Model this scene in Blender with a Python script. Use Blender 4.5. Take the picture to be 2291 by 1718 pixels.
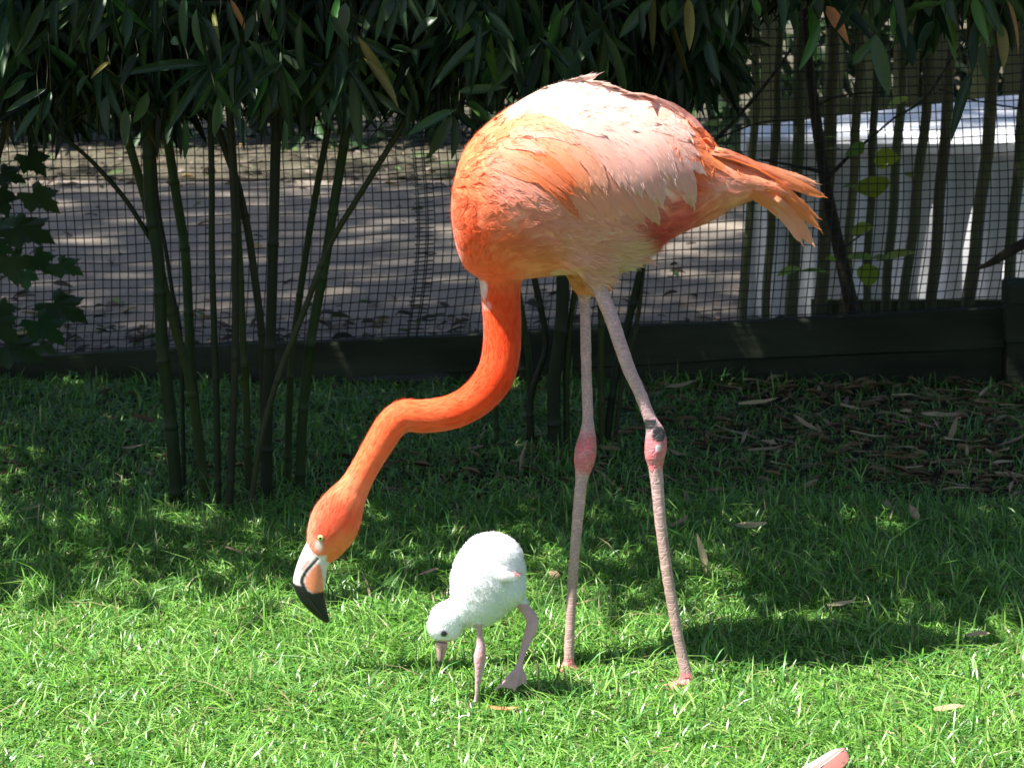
import bpy, bmesh, math, random
import numpy as np
from mathutils import Vector, Matrix
from mathutils.bvhtree import BVHTree

# ------------------------------------------------------------------ scene, camera, light
for o in list(bpy.data.objects):
    bpy.data.objects.remove(o)
scn = bpy.context.scene
COL = scn.collection
W, H = 2291.0, 1718.0            # photograph size in pixels (for tracing)
F = 6750.0                       # focal length in photo pixels
CAM = Vector((0.0, -4.5, 1.3))
PITCH = math.atan((H / 2 + 400.0) / F)
cd = bpy.data.cameras.new('camera')
cam = bpy.data.objects.new('camera', cd)
COL.objects.link(cam)
cd.sensor_width = 36.0
cd.lens = 36.0 * F / W
cd.clip_start = 0.05
cd.clip_end = 500.0
cam.location = CAM
cam.rotation_euler = (math.pi / 2 - PITCH, 0, 0)
cd.dof.use_dof = True
cd.dof.focus_distance = 4.55
cd.dof.aperture_fstop = 17.0
scn.camera = cam

SUN_EL = math.radians(62.0)
SUN_AZ = math.radians(-111.0)    # from +Y, clockwise: the sun stands high on the left, a little behind the camera
tosun = Vector((math.sin(SUN_AZ) * math.cos(SUN_EL), math.cos(SUN_AZ) * math.cos(SUN_EL), math.sin(SUN_EL)))
wd = bpy.data.worlds.new('World')
scn.world = wd
wd.use_nodes = True
nt = wd.node_tree
bg = nt.nodes['Background']
sky = nt.nodes.new('ShaderNodeTexSky')
sky.sky_type = 'NISHITA'
sky.sun_disc = False
sky.sun_elevation = SUN_EL
sky.sun_rotation = SUN_AZ
nt.links.new(sky.outputs[0], bg.inputs[0])
bg.inputs[1].default_value = 0.065
sd = bpy.data.lights.new('sun', 'SUN')
sd.energy = 5.0
sd.angle = math.radians(0.53)
sd.color = (1.0, 0.965, 0.91)
sun = bpy.data.objects.new('sun', sd)
COL.objects.link(sun)
sun.rotation_euler = tosun.to_track_quat('Z', 'Y').to_euler()
sun.location = (-4, -3, 9)
scn.view_settings.view_transform = 'Standard'
scn.view_settings.look = 'None'
scn.view_settings.exposure = 1.45
scn.view_settings.gamma = 1.0

rng = np.random.default_rng(7)
random.seed(7)
K = W / 2212.0

# ------------------------------------------------------------------ helpers
def srgb(r, g, b):
    def f(c):
        c /= 255.0
        return c / 12.92 if c <= 0.04045 else ((c + 0.055) / 1.055) ** 2.4
    return (f(r), f(g), f(b))

def ray(px, py):
    a = (px - W / 2) / F
    b = -(py - H / 2) / F
    f = Vector((0, math.cos(PITCH), -math.sin(PITCH)))
    u = Vector((0, math.sin(PITCH), math.cos(PITCH)))
    return f + u * b + Vector((1, 0, 0)) * a

def at(px, py, Y):               # pixel direction met with the upright plane at depth Y
    d = ray(px, py)
    return CAM + d * ((Y - CAM.y) / d.y)

def gnd(px, py, z=0.0):          # pixel direction met with the ground
    d = ray(px, py)
    return CAM + d * ((z - CAM.z) / d.z)

def proj(p):                     # world -> photo pixel, numpy (n,3)
    p = np.asarray(p, float) - np.array(CAM)
    c, s = math.cos(PITCH), math.sin(PITCH)
    dep = p[:, 1] * c - p[:, 2] * s
    up = p[:, 1] * s + p[:, 2] * c
    return np.stack([W / 2 + F * p[:, 0] / dep, H / 2 - F * up / dep], 1)

def catmull(P, n):
    P = np.asarray(P, float)
    m = len(P)
    if m < 3:
        t = np.linspace(0, 1, n)[:, None]
        return P[0] * (1 - t) + P[-1] * t
    Q = np.vstack([2 * P[0] - P[1], P, 2 * P[-1] - P[-2]])
    seg = np.linalg.norm(np.diff(P[:, :3], axis=0), axis=1) + 1e-9
    cum = np.concatenate([[0], np.cumsum(seg)])
    out = []
    for s in np.linspace(0, cum[-1], n):
        i = min(int(np.searchsorted(cum, s, side='right')) - 1, m - 2)
        i = max(i, 0)
        t = (s - cum[i]) / seg[i]
        p0, p1, p2, p3 = Q[i], Q[i + 1], Q[i + 2], Q[i + 3]
        out.append(0.5 * ((2 * p1) + (-p0 + p2) * t + (2 * p0 - 5 * p1 + 4 * p2 - p3) * t * t + (-p0 + 3 * p1 - 3 * p2 + p3) * t ** 3))
    return np.array(out)

def mesh_tris(name, V, T, col=None, smooth=True, uv=None):
    V = np.asarray(V, np.float32)
    T = np.asarray(T, np.int32)
    me = bpy.data.meshes.new(name)
    me.vertices.add(len(V))
    me.vertices.foreach_set('co', V.ravel())
    k = T.shape[1]
    me.loops.add(T.size)
    me.loops.foreach_set('vertex_index', T.ravel())
    me.polygons.add(len(T))
    me.polygons.foreach_set('loop_start', np.arange(0, T.size, k, dtype=np.int32))
    me.polygons.foreach_set('use_smooth', np.full(len(T), smooth, dtype=bool))
    me.update(calc_edges=True)
    me.validate()
    if col is not None:
        setcol(me, col)
    if uv is not None:
        l = me.uv_layers.new(name='UVMap')
        l.data.foreach_set('uv', np.asarray(uv, np.float32)[T.ravel()].ravel())
    return me

def setcol(me, col):
    col = np.asarray(col, np.float32)
    if col.shape[1] == 3:
        col = np.hstack([col, np.ones((len(col), 1), np.float32)])
    a = me.color_attributes.new('Col', 'FLOAT_COLOR', 'POINT')
    a.data.foreach_set('color', col.ravel())

def link(name, me, mat=None, parent=None, kind=None):
    o = bpy.data.objects.new(name, me)
    COL.objects.link(o)
    if mat is not None and me is not None and len(me.materials) == 0:
        me.materials.append(mat)
    if parent is not None:
        o.parent = parent
        o.matrix_parent_inverse = Matrix.Translation(-root_loc(parent))
    if kind:
        o['kind'] = kind
    return o

def root_loc(p):
    v = Vector(p.location)
    q = p.parent
    while q is not None:
        v = v + Vector(q.location) - root_loc(q) if False else v
        q = None
    return v

def thing(name, label, cat, loc=(0, 0, 0), group=None):
    o = bpy.data.objects.new(name, None)
    COL.objects.link(o)
    o.empty_display_size = 0.05
    o.location = loc
    o['label'] = label
    o['category'] = cat
    if group:
        o['group'] = group
    return o

def tag(o, label, cat, group=None):
    o['label'] = label
    o['category'] = cat
    if group:
        o['group'] = group
    return o

def tube(P, R, sides=10, n=None, aspect=None, caps=True, base=0):
    """P (m,3), R (m,) -> verts, quads(list of 4) ; aspect scales the world-Y radius"""
    P = np.asarray(P, float)
    R = np.asarray(R, float)
    if n:
        PR = catmull(np.hstack([P, R[:, None], (np.asarray(aspect, float) if aspect is not None else np.ones(len(P)))[:, None]]), n)
        P, R, A = PR[:, :3], np.maximum(PR[:, 3], 1e-4), PR[:, 4]
    else:
        A = np.asarray(aspect, float) if aspect is not None else np.ones(len(P))
    T = np.gradient(P, axis=0)
    T /= np.linalg.norm(T, axis=1)[:, None] + 1e-12
    V = []
    ref = np.array([0.0, 1.0, 0.0])
    for i in range(len(P)):
        t = T[i]
        b = ref - t * np.dot(ref, t)
        if np.linalg.norm(b) < 0.15:
            b = np.array([1.0, 0, 0]) - t * t[0]
        b /= np.linalg.norm(b)
        nrm = np.cross(b, t)
        a = np.linspace(0, 2 * np.pi, sides, endpoint=False)
        V.append(P[i] + R[i] * (np.cos(a)[:, None] * nrm + A[i] * np.sin(a)[:, None] * b))
    V = np.vstack(V)
    Fq = []
    m = len(P)
    for i in range(m - 1):
        for j in range(sides):
            j2 = (j + 1) % sides
            Fq.append((i * sides + j, i * sides + j2, (i + 1) * sides + j2, (i + 1) * sides + j))
    if caps:
        c0, c1 = len(V), len(V) + 1
        V = np.vstack([V, P[0], P[-1]])
        for j in range(sides):
            j2 = (j + 1) % sides
            Fq.append((c0, j2, j, j))
            Fq.append((c1, (m - 1) * sides + j, (m - 1) * sides + j2, (m - 1) * sides + j2))
    Tq = []
    for q in Fq:
        if q[2] == q[3]:
            Tq.append((q[0] + base, q[1] + base, q[2] + base))
        else:
            Tq.append((q[0] + base, q[1] + base, q[2] + base))
            Tq.append((q[0] + base, q[2] + base, q[3] + base))
    return V, np.array(Tq, int)

class Acc:                       # collects pieces of one part
    def __init__(s):
        s.V, s.T, s.C, s.n = [], [], [], 0
    def add(s, V, T, c=None):
        V = np.asarray(V, float)
        s.V.append(V)
        s.T.append(np.asarray(T, int) + s.n)
        if c is not None:
            c = np.asarray(c, float)
            if c.ndim == 1:
                c = np.tile(c, (len(V), 1))
            s.C.append(c)
        s.n += len(V)
    def mesh(s, name, smooth=True):
        return mesh_tris(name, np.vstack(s.V), np.vstack(s.T), np.vstack(s.C) if s.C else None, smooth)

def box(cx, cy, cz, sx, sy, sz, rot=None):
    v = np.array([[x, y, z] for x in (-.5, .5) for y in (-.5, .5) for z in (-.5, .5)]) * np.array([sx, sy, sz])
    if rot is not None:
        v = v @ np.array(rot).T
    v += np.array([cx, cy, cz])
    f = [(0, 1, 3), (0, 3, 2), (4, 6, 7), (4, 7, 5), (0, 4, 5), (0, 5, 1), (2, 3, 7), (2, 7, 6), (0, 2, 6), (0, 6, 4), (1, 5, 7), (1, 7, 3)]
    return v, np.array(f)

def vnoise(P, s, seed=0):        # cheap smooth pseudo-noise, about -1..1
    P = np.asarray(P, float) * s
    r = np.random.default_rng(seed)
    out = np.zeros(len(P))
    for k in range(6):
        w = r.normal(size=P.shape[1]) * (1.0 + 0.5 * k)
        out += np.sin(P @ w + r.uniform(0, 6.28)) / (1 + 0.4 * k)
    return out / 3.2

# ------------------------------------------------------------------ materials
def mat(name, base=(0.5, 0.5, 0.5), rough=0.6, spec=0.5, attr=False, noise=None, bump=None, trans=0.0, rnd=None, sss=0.0, sheen=0.0):
    m = bpy.data.materials.new(name)
    m.use_nodes = True
    n = m.node_tree.nodes
    L = m.node_tree.links
    bs = n['Principled BSDF']
    bs.inputs['Roughness'].default_value = rough
    bs.inputs['Specular IOR Level'].default_value = spec
    if sheen:
        bs.inputs['Sheen Weight'].default_value = sheen
    if attr:
        c = n.new('ShaderNodeVertexColor')
        c.layer_name = 'Col'
        cs = c.outputs[0]
    else:
        c = n.new('ShaderNodeRGB')
        c.outputs[0].default_value = (*base, 1)
        cs = c.outputs[0]
    tc = n.new('ShaderNodeTexCoord')
    if rnd:                      # per-object brightness / hue variation
        oi = n.new('ShaderNodeObjectInfo')
        hs = n.new('ShaderNodeHueSaturation')
        mr = n.new('ShaderNodeMapRange')
        mr.inputs[3].default_value = 1 - rnd
        mr.inputs[4].default_value = 1 + rnd
        L.new(oi.outputs['Random'], mr.inputs[0])
        L.new(mr.outputs[0], hs.inputs['Value'])
        mr2 = n.new('ShaderNodeMapRange')
        mul = n.new('ShaderNodeMath'); mul.operation = 'MULTIPLY'; mul.inputs[1].default_value = 7.31
        fr = n.new('ShaderNodeMath'); fr.operation = 'FRACT'
        L.new(oi.outputs['Random'], mul.inputs[0]); L.new(mul.outputs[0], fr.inputs[0])
        L.new(fr.outputs[0], mr2.inputs[0])
        mr2.inputs[3].default_value = 0.47; mr2.inputs[4].default_value = 0.53
        L.new(mr2.outputs[0], hs.inputs['Hue'])
        L.new(cs, hs.inputs['Color'])
        cs = hs.outputs[0]
    if noise:                    # (scale, amount, stretch xyz)
        mp = n.new('ShaderNodeMapping')
        mp.inputs['Scale'].default_value = noise[2] if len(noise) > 2 else (1, 1, 1)
        L.new(tc.outputs['Object'], mp.inputs[0])
        nz = n.new('ShaderNodeTexNoise')
        nz.inputs['Scale'].default_value = noise[0]
        nz.inputs['Detail'].default_value = 5
        L.new(mp.outputs[0], nz.inputs['Vector'])
        mr = n.new('ShaderNodeMapRange')
        mr.inputs[1].default_value = 0.25; mr.inputs[2].default_value = 0.75
        mr.inputs[3].default_value = 1 - noise[1]; mr.inputs[4].default_value = 1 + noise[1]
        L.new(nz.outputs[0], mr.inputs[0])
        vm = n.new('ShaderNodeVectorMath'); vm.operation = 'SCALE'
        L.new(cs, vm.inputs[0]); L.new(mr.outputs[0], vm.inputs['Scale'])
        cs = vm.outputs[0]
    L.new(cs, bs.inputs['Base Color'])
    if bump:                     # (scale, strength, distance, stretch)
        mp = n.new('ShaderNodeMapping')
        mp.inputs['Scale'].default_value = bump[3] if len(bump) > 3 else (1, 1, 1)
        L.new(tc.outputs['Object'], mp.inputs[0])
        nz = n.new('ShaderNodeTexNoise')
        nz.inputs['Scale'].default_value = bump[0]
        nz.inputs['Detail'].default_value = 4
        L.new(mp.outputs[0], nz.inputs['Vector'])
        bp = n.new('ShaderNodeBump')
        bp.inputs['Strength'].default_value = bump[1]
        bp.inputs['Distance'].default_value = bump[2]
        L.new(nz.outputs[0], bp.inputs['Height'])
        L.new(bp.outputs[0], bs.inputs['Normal'])
    if sss:
        bs.inputs['Subsurface Weight'].default_value = sss
        bs.inputs['Subsurface Radius'].default_value = (0.012, 0.006, 0.004)
        bs.inputs['Subsurface Scale'].default_value = 1.0
    if trans:
        tr = n.new('ShaderNodeBsdfTranslucent')
        L.new(cs, tr.inputs[0])
        mx = n.new('ShaderNodeMixShader')
        mx.inputs[0].default_value = trans
        L.new(bs.outputs[0], mx.inputs[1])
        L.new(tr.outputs[0], mx.inputs[2])
        L.new(mx.outputs[0], n['Material Output'].inputs[0])
    return m

M = {}
M['soil'] = mat('soil', (0.045, 0.034, 0.022), 0.95, 0.2, noise=(6, 0.5), bump=(60, 0.8, 0.02))
M['grass'] = mat('grass', rough=0.36, spec=0.65, attr=True, trans=0.33)
M['path'] = mat('path', (0.225, 0.188, 0.148), 0.9, 0.3, noise=(5, 0.16), bump=(120, 0.6, 0.01))
M['verge'] = mat('verge', (0.085, 0.075, 0.05), 0.95, 0.2, noise=(4, 0.5), bump=(30, 0.8, 0.03))
M['leaf'] = mat('bamboo_leaf', (0.031, 0.066, 0.027), 0.42, 0.38, rnd=0.5, noise=(14, 0.15), trans=0.18)
M['leaf_attr'] = mat('bamboo_foliage', rough=0.45, spec=0.35, attr=True, trans=0.18)
M['leaf_yellow'] = mat('bamboo_leaf_yellow', (0.24, 0.20, 0.045), 0.45, 0.4, rnd=0.2, noise=(20, 0.3), trans=0.2)
M['leaf_dry'] = mat('bamboo_leaf_dry', (0.52, 0.28, 0.10), 0.6, 0.3, rnd=0.2, noise=(20, 0.3), trans=0.2)
M['culm'] = mat('bamboo_culm', rough=0.55, spec=0.25, attr=True, noise=(40, 0.25, (1, 1, 0.15)))
M['wire'] = mat('coated_wire', (0.012, 0.020, 0.016), 0.5, 0.4)
M['rail'] = mat('mossy_timber', (0.040, 0.046, 0.028), 0.9, 0.2, noise=(9, 0.55, (0.25, 1, 1)), bump=(60, 0.5, 0.006, (0.15, 1, 1)))
M['pole'] = mat('weathered_pole', (0.15, 0.155, 0.065), 0.75, 0.3, rnd=0.28, noise=(16, 0.4, (1, 1, 0.2)), bump=(50, 0.3, 0.004, (1, 1, 0.1)))
M['white'] = mat('white_paint', (0.80, 0.81, 0.83), 0.5, 0.4, noise=(5, 0.16, (1, 1, 0.3)), bump=(12, 0.15, 0.01))
M['bark'] = mat('bark', (0.055, 0.045, 0.03), 0.9, 0.2, noise=(30, 0.4, (1, 1, 0.3)), bump=(60, 0.6, 0.006, (1, 1, 0.25)))
M['lime'] = mat('sunlit_leaf', (0.30, 0.44, 0.03), 0.45, 0.4, rnd=0.25, trans=0.5)  # sun glowing through the leaves is put into this raised base colour
M['maple'] = mat('lobed_leaf', (0.045, 0.095, 0.025), 0.5, 0.4, rnd=0.3, trans=0.25)
M['litter'] = mat('dead_leaf', (0.42, 0.30, 0.19), 0.75, 0.3, rnd=0.40, noise=(25, 0.3), trans=0.1)
M['litter_attr'] = mat('dead_leaves', rough=0.8, spec=0.25, attr=True, trans=0.1)
M['treeleaf'] = mat('tree_foliage', (0.05, 0.10, 0.03), 0.5, 0.3, trans=0.2)
M['pebble'] = mat('pebble', rough=0.85, spec=0.3, attr=True)

# flamingo materials
def feather_mat(name, trans=0.38):
    m = mat(name, rough=0.62, spec=0.25, attr=True, trans=trans, sheen=0.15)
    n = m.node_tree.nodes; L = m.node_tree.links
    uvn = n.new('ShaderNodeUVMap')
    mp = n.new('ShaderNodeMapping'); mp.inputs['Scale'].default_value = (3.0, 26.0, 1)
    L.new(uvn.outputs[0], mp.inputs[0])
    nz = n.new('ShaderNodeTexNoise'); nz.inputs['Scale'].default_value = 2.0; nz.inputs['Detail'].default_value = 4
    L.new(mp.outputs[0], nz.inputs['Vector'])
    bp = n.new('ShaderNodeBump'); bp.inputs['Strength'].default_value = 0.3; bp.inputs['Distance'].default_value = 0.003
    L.new(nz.outputs[0], bp.inputs['Height'])
    L.new(bp.outputs[0], n['Principled BSDF'].inputs['Normal'])
    src = n['Principled BSDF'].inputs['Base Color'].links[0].from_socket
    mr = n.new('ShaderNodeMapRange'); mr.inputs[1].default_value = 0.3; mr.inputs[2].default_value = 0.7; mr.inputs[3].default_value = 0.90; mr.inputs[4].default_value = 1.06
    L.new(nz.outputs[0], mr.inputs[0])
    vm = n.new('ShaderNodeVectorMath'); vm.operation = 'SCALE'
    L.new(src, vm.inputs[0]); L.new(mr.outputs[0], vm.inputs['Scale'])
    L.new(vm.outputs[0], n['Principled BSDF'].inputs['Base Color'])
    return m
M['feather'] = feather_mat('feather')
M['plume'] = mat('plumage', rough=0.7, spec=0.2, attr=True, noise=(70, 0.07), bump=(120, 0.15, 0.003), sheen=0.2)
M['strand'] = mat('down_strand', rough=0.7, spec=0.2, attr=True, trans=0.25)
M['bill'] = mat('bill', rough=0.42, spec=0.4, attr=True, noise=(90, 0.08), bump=(90, 0.15, 0.002))
M['eye'] = mat('eye_iris', (0.60, 0.56, 0.20), 0.12, 0.6)
M['ring'] = mat('eye_ring', (0.16, 0.10, 0.07), 0.5, 0.3)
M['black'] = mat('pupil', (0.006, 0.006, 0.006), 0.08, 0.7)

def leg_mat():                   # scaled skin: rows of scutes
    m = mat('leg_skin', rough=0.5, spec=0.35, attr=True)
    n = m.node_tree.nodes; L = m.node_tree.links
    tc = n.new('ShaderNodeTexCoord')
    mp = n.new('ShaderNodeMapping'); mp.inputs['Scale'].default_value = (60, 44, 165)
    L.new(tc.outputs['Object'], mp.inputs[0])
    vo = n.new('ShaderNodeTexVoronoi'); vo.feature = 'DISTANCE_TO_EDGE'; vo.inputs['Scale'].default_value = 1.0
    vo.inputs['Randomness'].default_value = 0.55
    L.new(mp.outputs[0], vo.inputs['Vector'])
    mr = n.new('ShaderNodeMapRange'); mr.inputs[1].default_value = 0.0; mr.inputs[2].default_value = 0.10
    L.new(vo.outputs[0], mr.inputs[0])
    bp = n.new('ShaderNodeBump'); bp.inputs['Strength'].default_value = 0.4; bp.inputs['Distance'].default_value = 0.0015
    L.new(mr.outputs[0], bp.inputs['Height'])
    L.new(bp.outputs[0], n['Principled BSDF'].inputs['Normal'])
    col = n['Principled BSDF'].inputs['Base Color'].links[0].from_socket
    mx = n.new('ShaderNodeMix'); mx.data_type = 'RGBA'
    L.new(mr.outputs[0], mx.inputs[0])
    vm = n.new('ShaderNodeVectorMath'); vm.operation = 'MULTIPLY'; vm.inputs[1].default_value = (1.42, 1.40, 1.36)
    L.new(col, vm.inputs[0])
    L.new(vm.outputs[0], mx.inputs[6])
    L.new(col, mx.inputs[7])
    L.new(mx.outputs[2], n['Principled BSDF'].inputs['Base Color'])
    return m
M['leg'] = leg_mat()

# ------------------------------------------------------------------ ground, path, verge
def sheet(name, x0, x1, y0, y1, z, m, nx=2, ny=2, amp=0.0, sc=1.0):
    xs = np.linspace(x0, x1, nx); ys = np.linspace(y0, y1, ny)
    X, Y = np.meshgrid(xs, ys)
    P = np.stack([X.ravel(), Y.ravel(), np.full(X.size, z)], 1)
    if amp:
        P[:, 2] += amp * vnoise(P[:, :2], sc, 3)
    T = []
    for j in range(ny - 1):
        for i in range(nx - 1):
            a = j * nx + i
            T += [(a, a + 1, a + nx + 1), (a, a + nx + 1, a + nx)]
    o = link(name, mesh_tris(name, P, T), m)
    o['kind'] = 'structure'
    return o
sheet('ground', -60, 60, -40, 90, 0.0, M['soil'])
sheet('path', -40, 40, 2.62, 6.5, 0.006, M['path'])
sheet('verge', -40, 40, 6.52, 40, 0.010, M['verge'])

# ------------------------------------------------------------------ wire fence with timber rail
FY = 2.5
A0 = at(-500, 821, FY); A1 = at(2245, 689, FY)            # line of the rail's top edge
slope = (A1.z - A0.z) / (A1.x - A0.x)
def railz(x):
    return A0.z + slope * (x - A0.x)
RC = math.cos(math.atan(slope)); RS = math.sin(math.atan(slope))
Rtilt = np.array([[RC, 0, -RS], [0, 1, 0], [RS, 0, RC]])
fence = thing('wire_fence', 'dark green square wire mesh fence with a mossy timber bottom rail', 'fence', (0, FY, 0))
RH, RT = 0.088, 0.05
def beam(name, xa, xb, ztop_off, h, t, y, m):
    """a board along the rail line with softened, uneven edges"""
    n = 60
    xs = np.linspace(xa, xb, n)
    prof = [(-.5, -.5), (-.5, .42), (-.42, .5), (.42, .5), (.5, .42), (.5, -.5)]
    V = []
    for i, x in enumerate(xs):
        w = 0.0016 * math.sin(x * 7.3) + 0.001 * math.sin(x * 19.1 + 1)
        for (a, b) in prof:
            V.append((x, y + a * t, railz(x) + ztop_off - h / 2 + b * h + w * (1 if b > 0 else -1)))
    k = len(prof)
    T = []
    for i in range(n - 1):
        for j in range(k):
            j2 = (j + 1) % k
            a, b, c, d = i * k + j, i * k + j2, (i + 1) * k + j2, (i + 1) * k + j
            T += [(a, c, b), (a, d, c)]
    for j in range(1, k - 1):
        T += [(0, j, j + 1), ((n - 1) * k, (n - 1) * k + j + 1, (n - 1) * k + j)]
    me = mesh_tris(name, V, T, smooth=False)
    return link(name, me, m, fence)
xr = A1.x
beam('bottom_rail', -2.6, xr, 0.0, RH, RT, FY, M['rail'])
# the kick board below the rail, seen to the right where the rail rises
n = 30
xs = np.linspace(-0.15, xr, n)
V = []
for x in xs:
    zt = min(railz(x) - RH - 0.006 - 0.0015 * math.sin(x * 9), 0.2)
    for y in (FY - 0.005, FY + 0.02):
        V += [(x, y, -0.03), (x, y, max(zt, 0.0))]
T = []
for i in range(n - 1):
    a = i * 4; b = a + 4
    T += [(a, a + 1, b + 1), (a, b + 1, b), (a + 2, b + 3, a + 3), (a + 2, b + 2, b + 3), (a + 1, a + 3, b + 3), (a + 1, b + 3, b + 1)]
link('kick_board', mesh_tris('kick_board', V, T, smooth=False), M['rail'], fence)
# post at the right end
pz = at(2260, 632, FY - 0.03).z
acc = Acc()
acc.add(*box(xr + 0.065, FY, pz / 2 - 0.05, 0.125, 0.11, pz + 0.1))
po = link('post', acc.mesh('post', False), M['rail'], fence)
bv = po.modifiers.new('bevel', 'BEVEL'); bv.width = 0.008; bv.segments = 2
v, t = box(xr + 0.30, FY - 0.075, pz - 0.075, 0.62, 0.035, 0.085, Rtilt)
po = link('side_rail', mesh_tris('side_rail', v, t, smooth=False), M['rail'], fence)
bv = po.modifiers.new('bevel', 'BEVEL'); bv.width = 0.006; bv.segments = 2
# wire
PIT = 0.0203
def wire_pos(x, s):              # s = height above the rail line
    t = np.clip(1 - s / 0.33, 0, 1)
    dx = -0.034 * t ** 2 + 0.004 * np.sin(x * 5 + s * 9)
    dy = 0.016 * np.sin(x * 2.3 + 0.5) * np.sin(s * 6) + 0.004 * np.sin(x * 11 + s * 7)
    dz = 0.006 * np.sin(x * 4.1) * np.clip(s * 3, 0, 1) + 0.0015 * np.sin(x * 23 + s * 31)
    return np.stack([x + dx - s * RS, FY + 0.004 + dy, railz(x) + s + dz], -1)
acc = Acc()
XL, XR_, ST = -2.2, 2.2, 1.35
def wires(xa, xb, s0, s1, px, pz_, offx, offs, r, yoff):
    for x in np.arange(xa + offx, xb, px):
        s = np.linspace(s0, s1, 34)
        P = wire_pos(np.full_like(s, x), s); P[:, 1] += yoff
        acc.add(*tube(P, np.full(len(P), r), 4, caps=False))
    for s_ in np.arange(s0 + offs, s1, pz_):
        x = np.linspace(xa, xb, max(4, int((xb - xa) / 0.05)))
        P = wire_pos(x, np.full_like(x, s_)); P[:, 1] += yoff + 0.0012
        acc.add(*tube(P, np.full(len(P), r), 4, caps=False))
wires(XL, XR_, -0.06, ST, PIT, PIT, 0.0, 0.004, 0.00130, -0.001)
xs_ = at(925 * K, 560, FY).x
wires(xs_ - 0.020, xs_ + 0.024, -0.06, 0.62, 0.0205, PIT, 0.010, 0.0140, 0.0015, -0.003)
link('wire_mesh', acc.mesh('wire_mesh'), M['wire'], fence, 'stuff')
for yy in (405, 548, 690):       # tie wires on the overlap of two mesh sheets
    p = at((925 - (yy - 405) * 0.02) * K, yy * K, FY - 0.006)
    P = [(p.x - 0.021, p.y, p.z), (p.x - 0.007, p.y - 0.004, p.z + 0.002), (p.x + 0.008, p.y - 0.004, p.z - 0.002), (p.x + 0.022, p.y, p.z + 0.001)]
    v, t = tube(P, [0.0018] * 4, 6, n=10)
    link('tie_wire', mesh_tris('tie_wire', v, t), M['wire'], fence)

# ------------------------------------------------------------------ pole screen behind the fence
PY = 2.86
screen = thing('pole_screen', 'row of weathered olive poles set upright between wire mesh and white box', 'screen', (1.2, PY, 0))
polespec = [(1692, 1688, 1662, 18), (1745, 1737, 1715, 19), (1790, 1785, 1769, 26), (1866, 1860, 1837, 29), (1925, 1916, 1890, 20), (1962, 1954, 1936, 17), (2027, 2014, 1983, 21), (2078, 2066, 2018, 22), (2133, 2117, 2084, 25), (2224, 2215, 2167, 28), (2300, 2284, 2248, 25), (2372, 2360, 2325, 25), (2440, 2432, 2400, 25)]
for i, (xt, xm, xb, w) in enumerate(polespec):
    p0 = at(xb, 690, PY); p1 = at(xm, 278, PY); p2 = at(xt, 80, PY)
    r = w / 890 / 2 * 1.0
    base = np.array([p0.x - (p1.x - p0.x) * 0.3, PY, 0.0])
    P = np.array([base, p0, p1, p2, np.array(p2) + (np.array(p2) - np.array(p1)) * 1.6])
    R = r * np.array([1.05, 1.03, 1.0, 0.96, 0.92])
    v, t = tube(P, R, 12, n=22)
    v[:, 0] += 0.0022 * np.sin(v[:, 2] * 23 + i); v[:, 1] += 0.02 * math.sin(i * 2.4)
    link('pole', mesh_tris('pole', v, t), M['pole'], screen)
v, t = box(1.62, PY + 0.058, 0.10, 1.75, 0.025, 0.06)
link('cross_bar', mesh_tris('cross_bar', v, t, smooth=False), M['pole'], screen)
v, t = box(1.62, PY + 0.058, 1.0, 1.75, 0.025, 0.06)
link('cross_bar', mesh_tris('cross_bar', v, t, smooth=False), M['pole'], screen)

# ------------------------------------------------------------------ white box behind the poles
BYF = 3.32
boxr = thing('white_box', 'long low white box with a thick pale lid and ribbed front behind the poles', 'box', (1.7, BYF, 0))
a = at(1668, 297, BYF); b = at(2291, 309, BYF)
zl = (a.z + b.z) / 2
x0, x1 = a.x, b.x + 1.1
pa, pb = at(1668, 262, 3.5), at(2291, 197, 4.4)
def yback(x):
    t = (x - x0) / (b.x - x0)
    return BYF + 0.16 + 0.80 * min(max(t, 0), 1.2)
n = 40
V = []; prof = [(0.0, -0.055), (-0.018, -0.045), (-0.022, -0.02), (-0.012, -0.003), (0.01, 0.0)]
xs = np.linspace(x0, x1, n)
for x in xs:
    for (dy, dz) in prof:
        V.append((x, BYF + dy, zl + dz))
    V.append((x, yback(x), zl + 0.004)); V.append((x, yback(x), zl - 0.055))
k = len(prof) + 2
T = []
for i in range(n - 1):
    for j in range(k):
        j2 = (j + 1) % k
        p_, q_, r_, s_ = i * k + j, i * k + j2, (i + 1) * k + j2, (i + 1) * k + j
        T += [(p_, r_, q_), (p_, s_, r_)]
for j in range(1, k - 1):
    T += [(0, j, j + 1), ((n - 1) * k, (n - 1) * k + j + 1, (n - 1) * k + j)]
link('lid', mesh_tris('lid', V, T, smooth=False), M['white'], boxr)
xs = np.linspace(x0 + 0.012, x1 - 0.02, 420)
V = []
for x in xs:
    ph = (x - x0) / 0.105
    y = BYF + 0.036 + 0.026 * math.sin(ph * 6.283) + 0.008 * math.sin(ph * 2.1)
    V += [(x, y, zl - 0.0551), (x, y + 0.006 * math.sin(ph * 3.7), 0.0)]
T = []
for i in range(len(xs) - 1):
    T += [(2 * i, 2 * i + 1, 2 * i + 3), (2 * i, 2 * i + 3, 2 * i + 2)]
link('ribbed_front', mesh_tris('ribbed_front', V, T), M['white'], boxr)
v = [(x0 + 0.012, BYF + 0.07, 0), (x0 + 0.012, BYF + 0.07, zl - 0.056), (x0 + 0.012, yback(x0) - 0.01, 0), (x0 + 0.012, yback(x0) - 0.01, zl - 0.056),
     (x1 - 0.02, BYF + 0.02, 0), (x1 - 0.02, BYF + 0.02, zl - 0.056), (x1 - 0.02, yback(x1) - 0.01, 0), (x1 - 0.02, yback(x1) - 0.01, zl - 0.056)]
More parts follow.
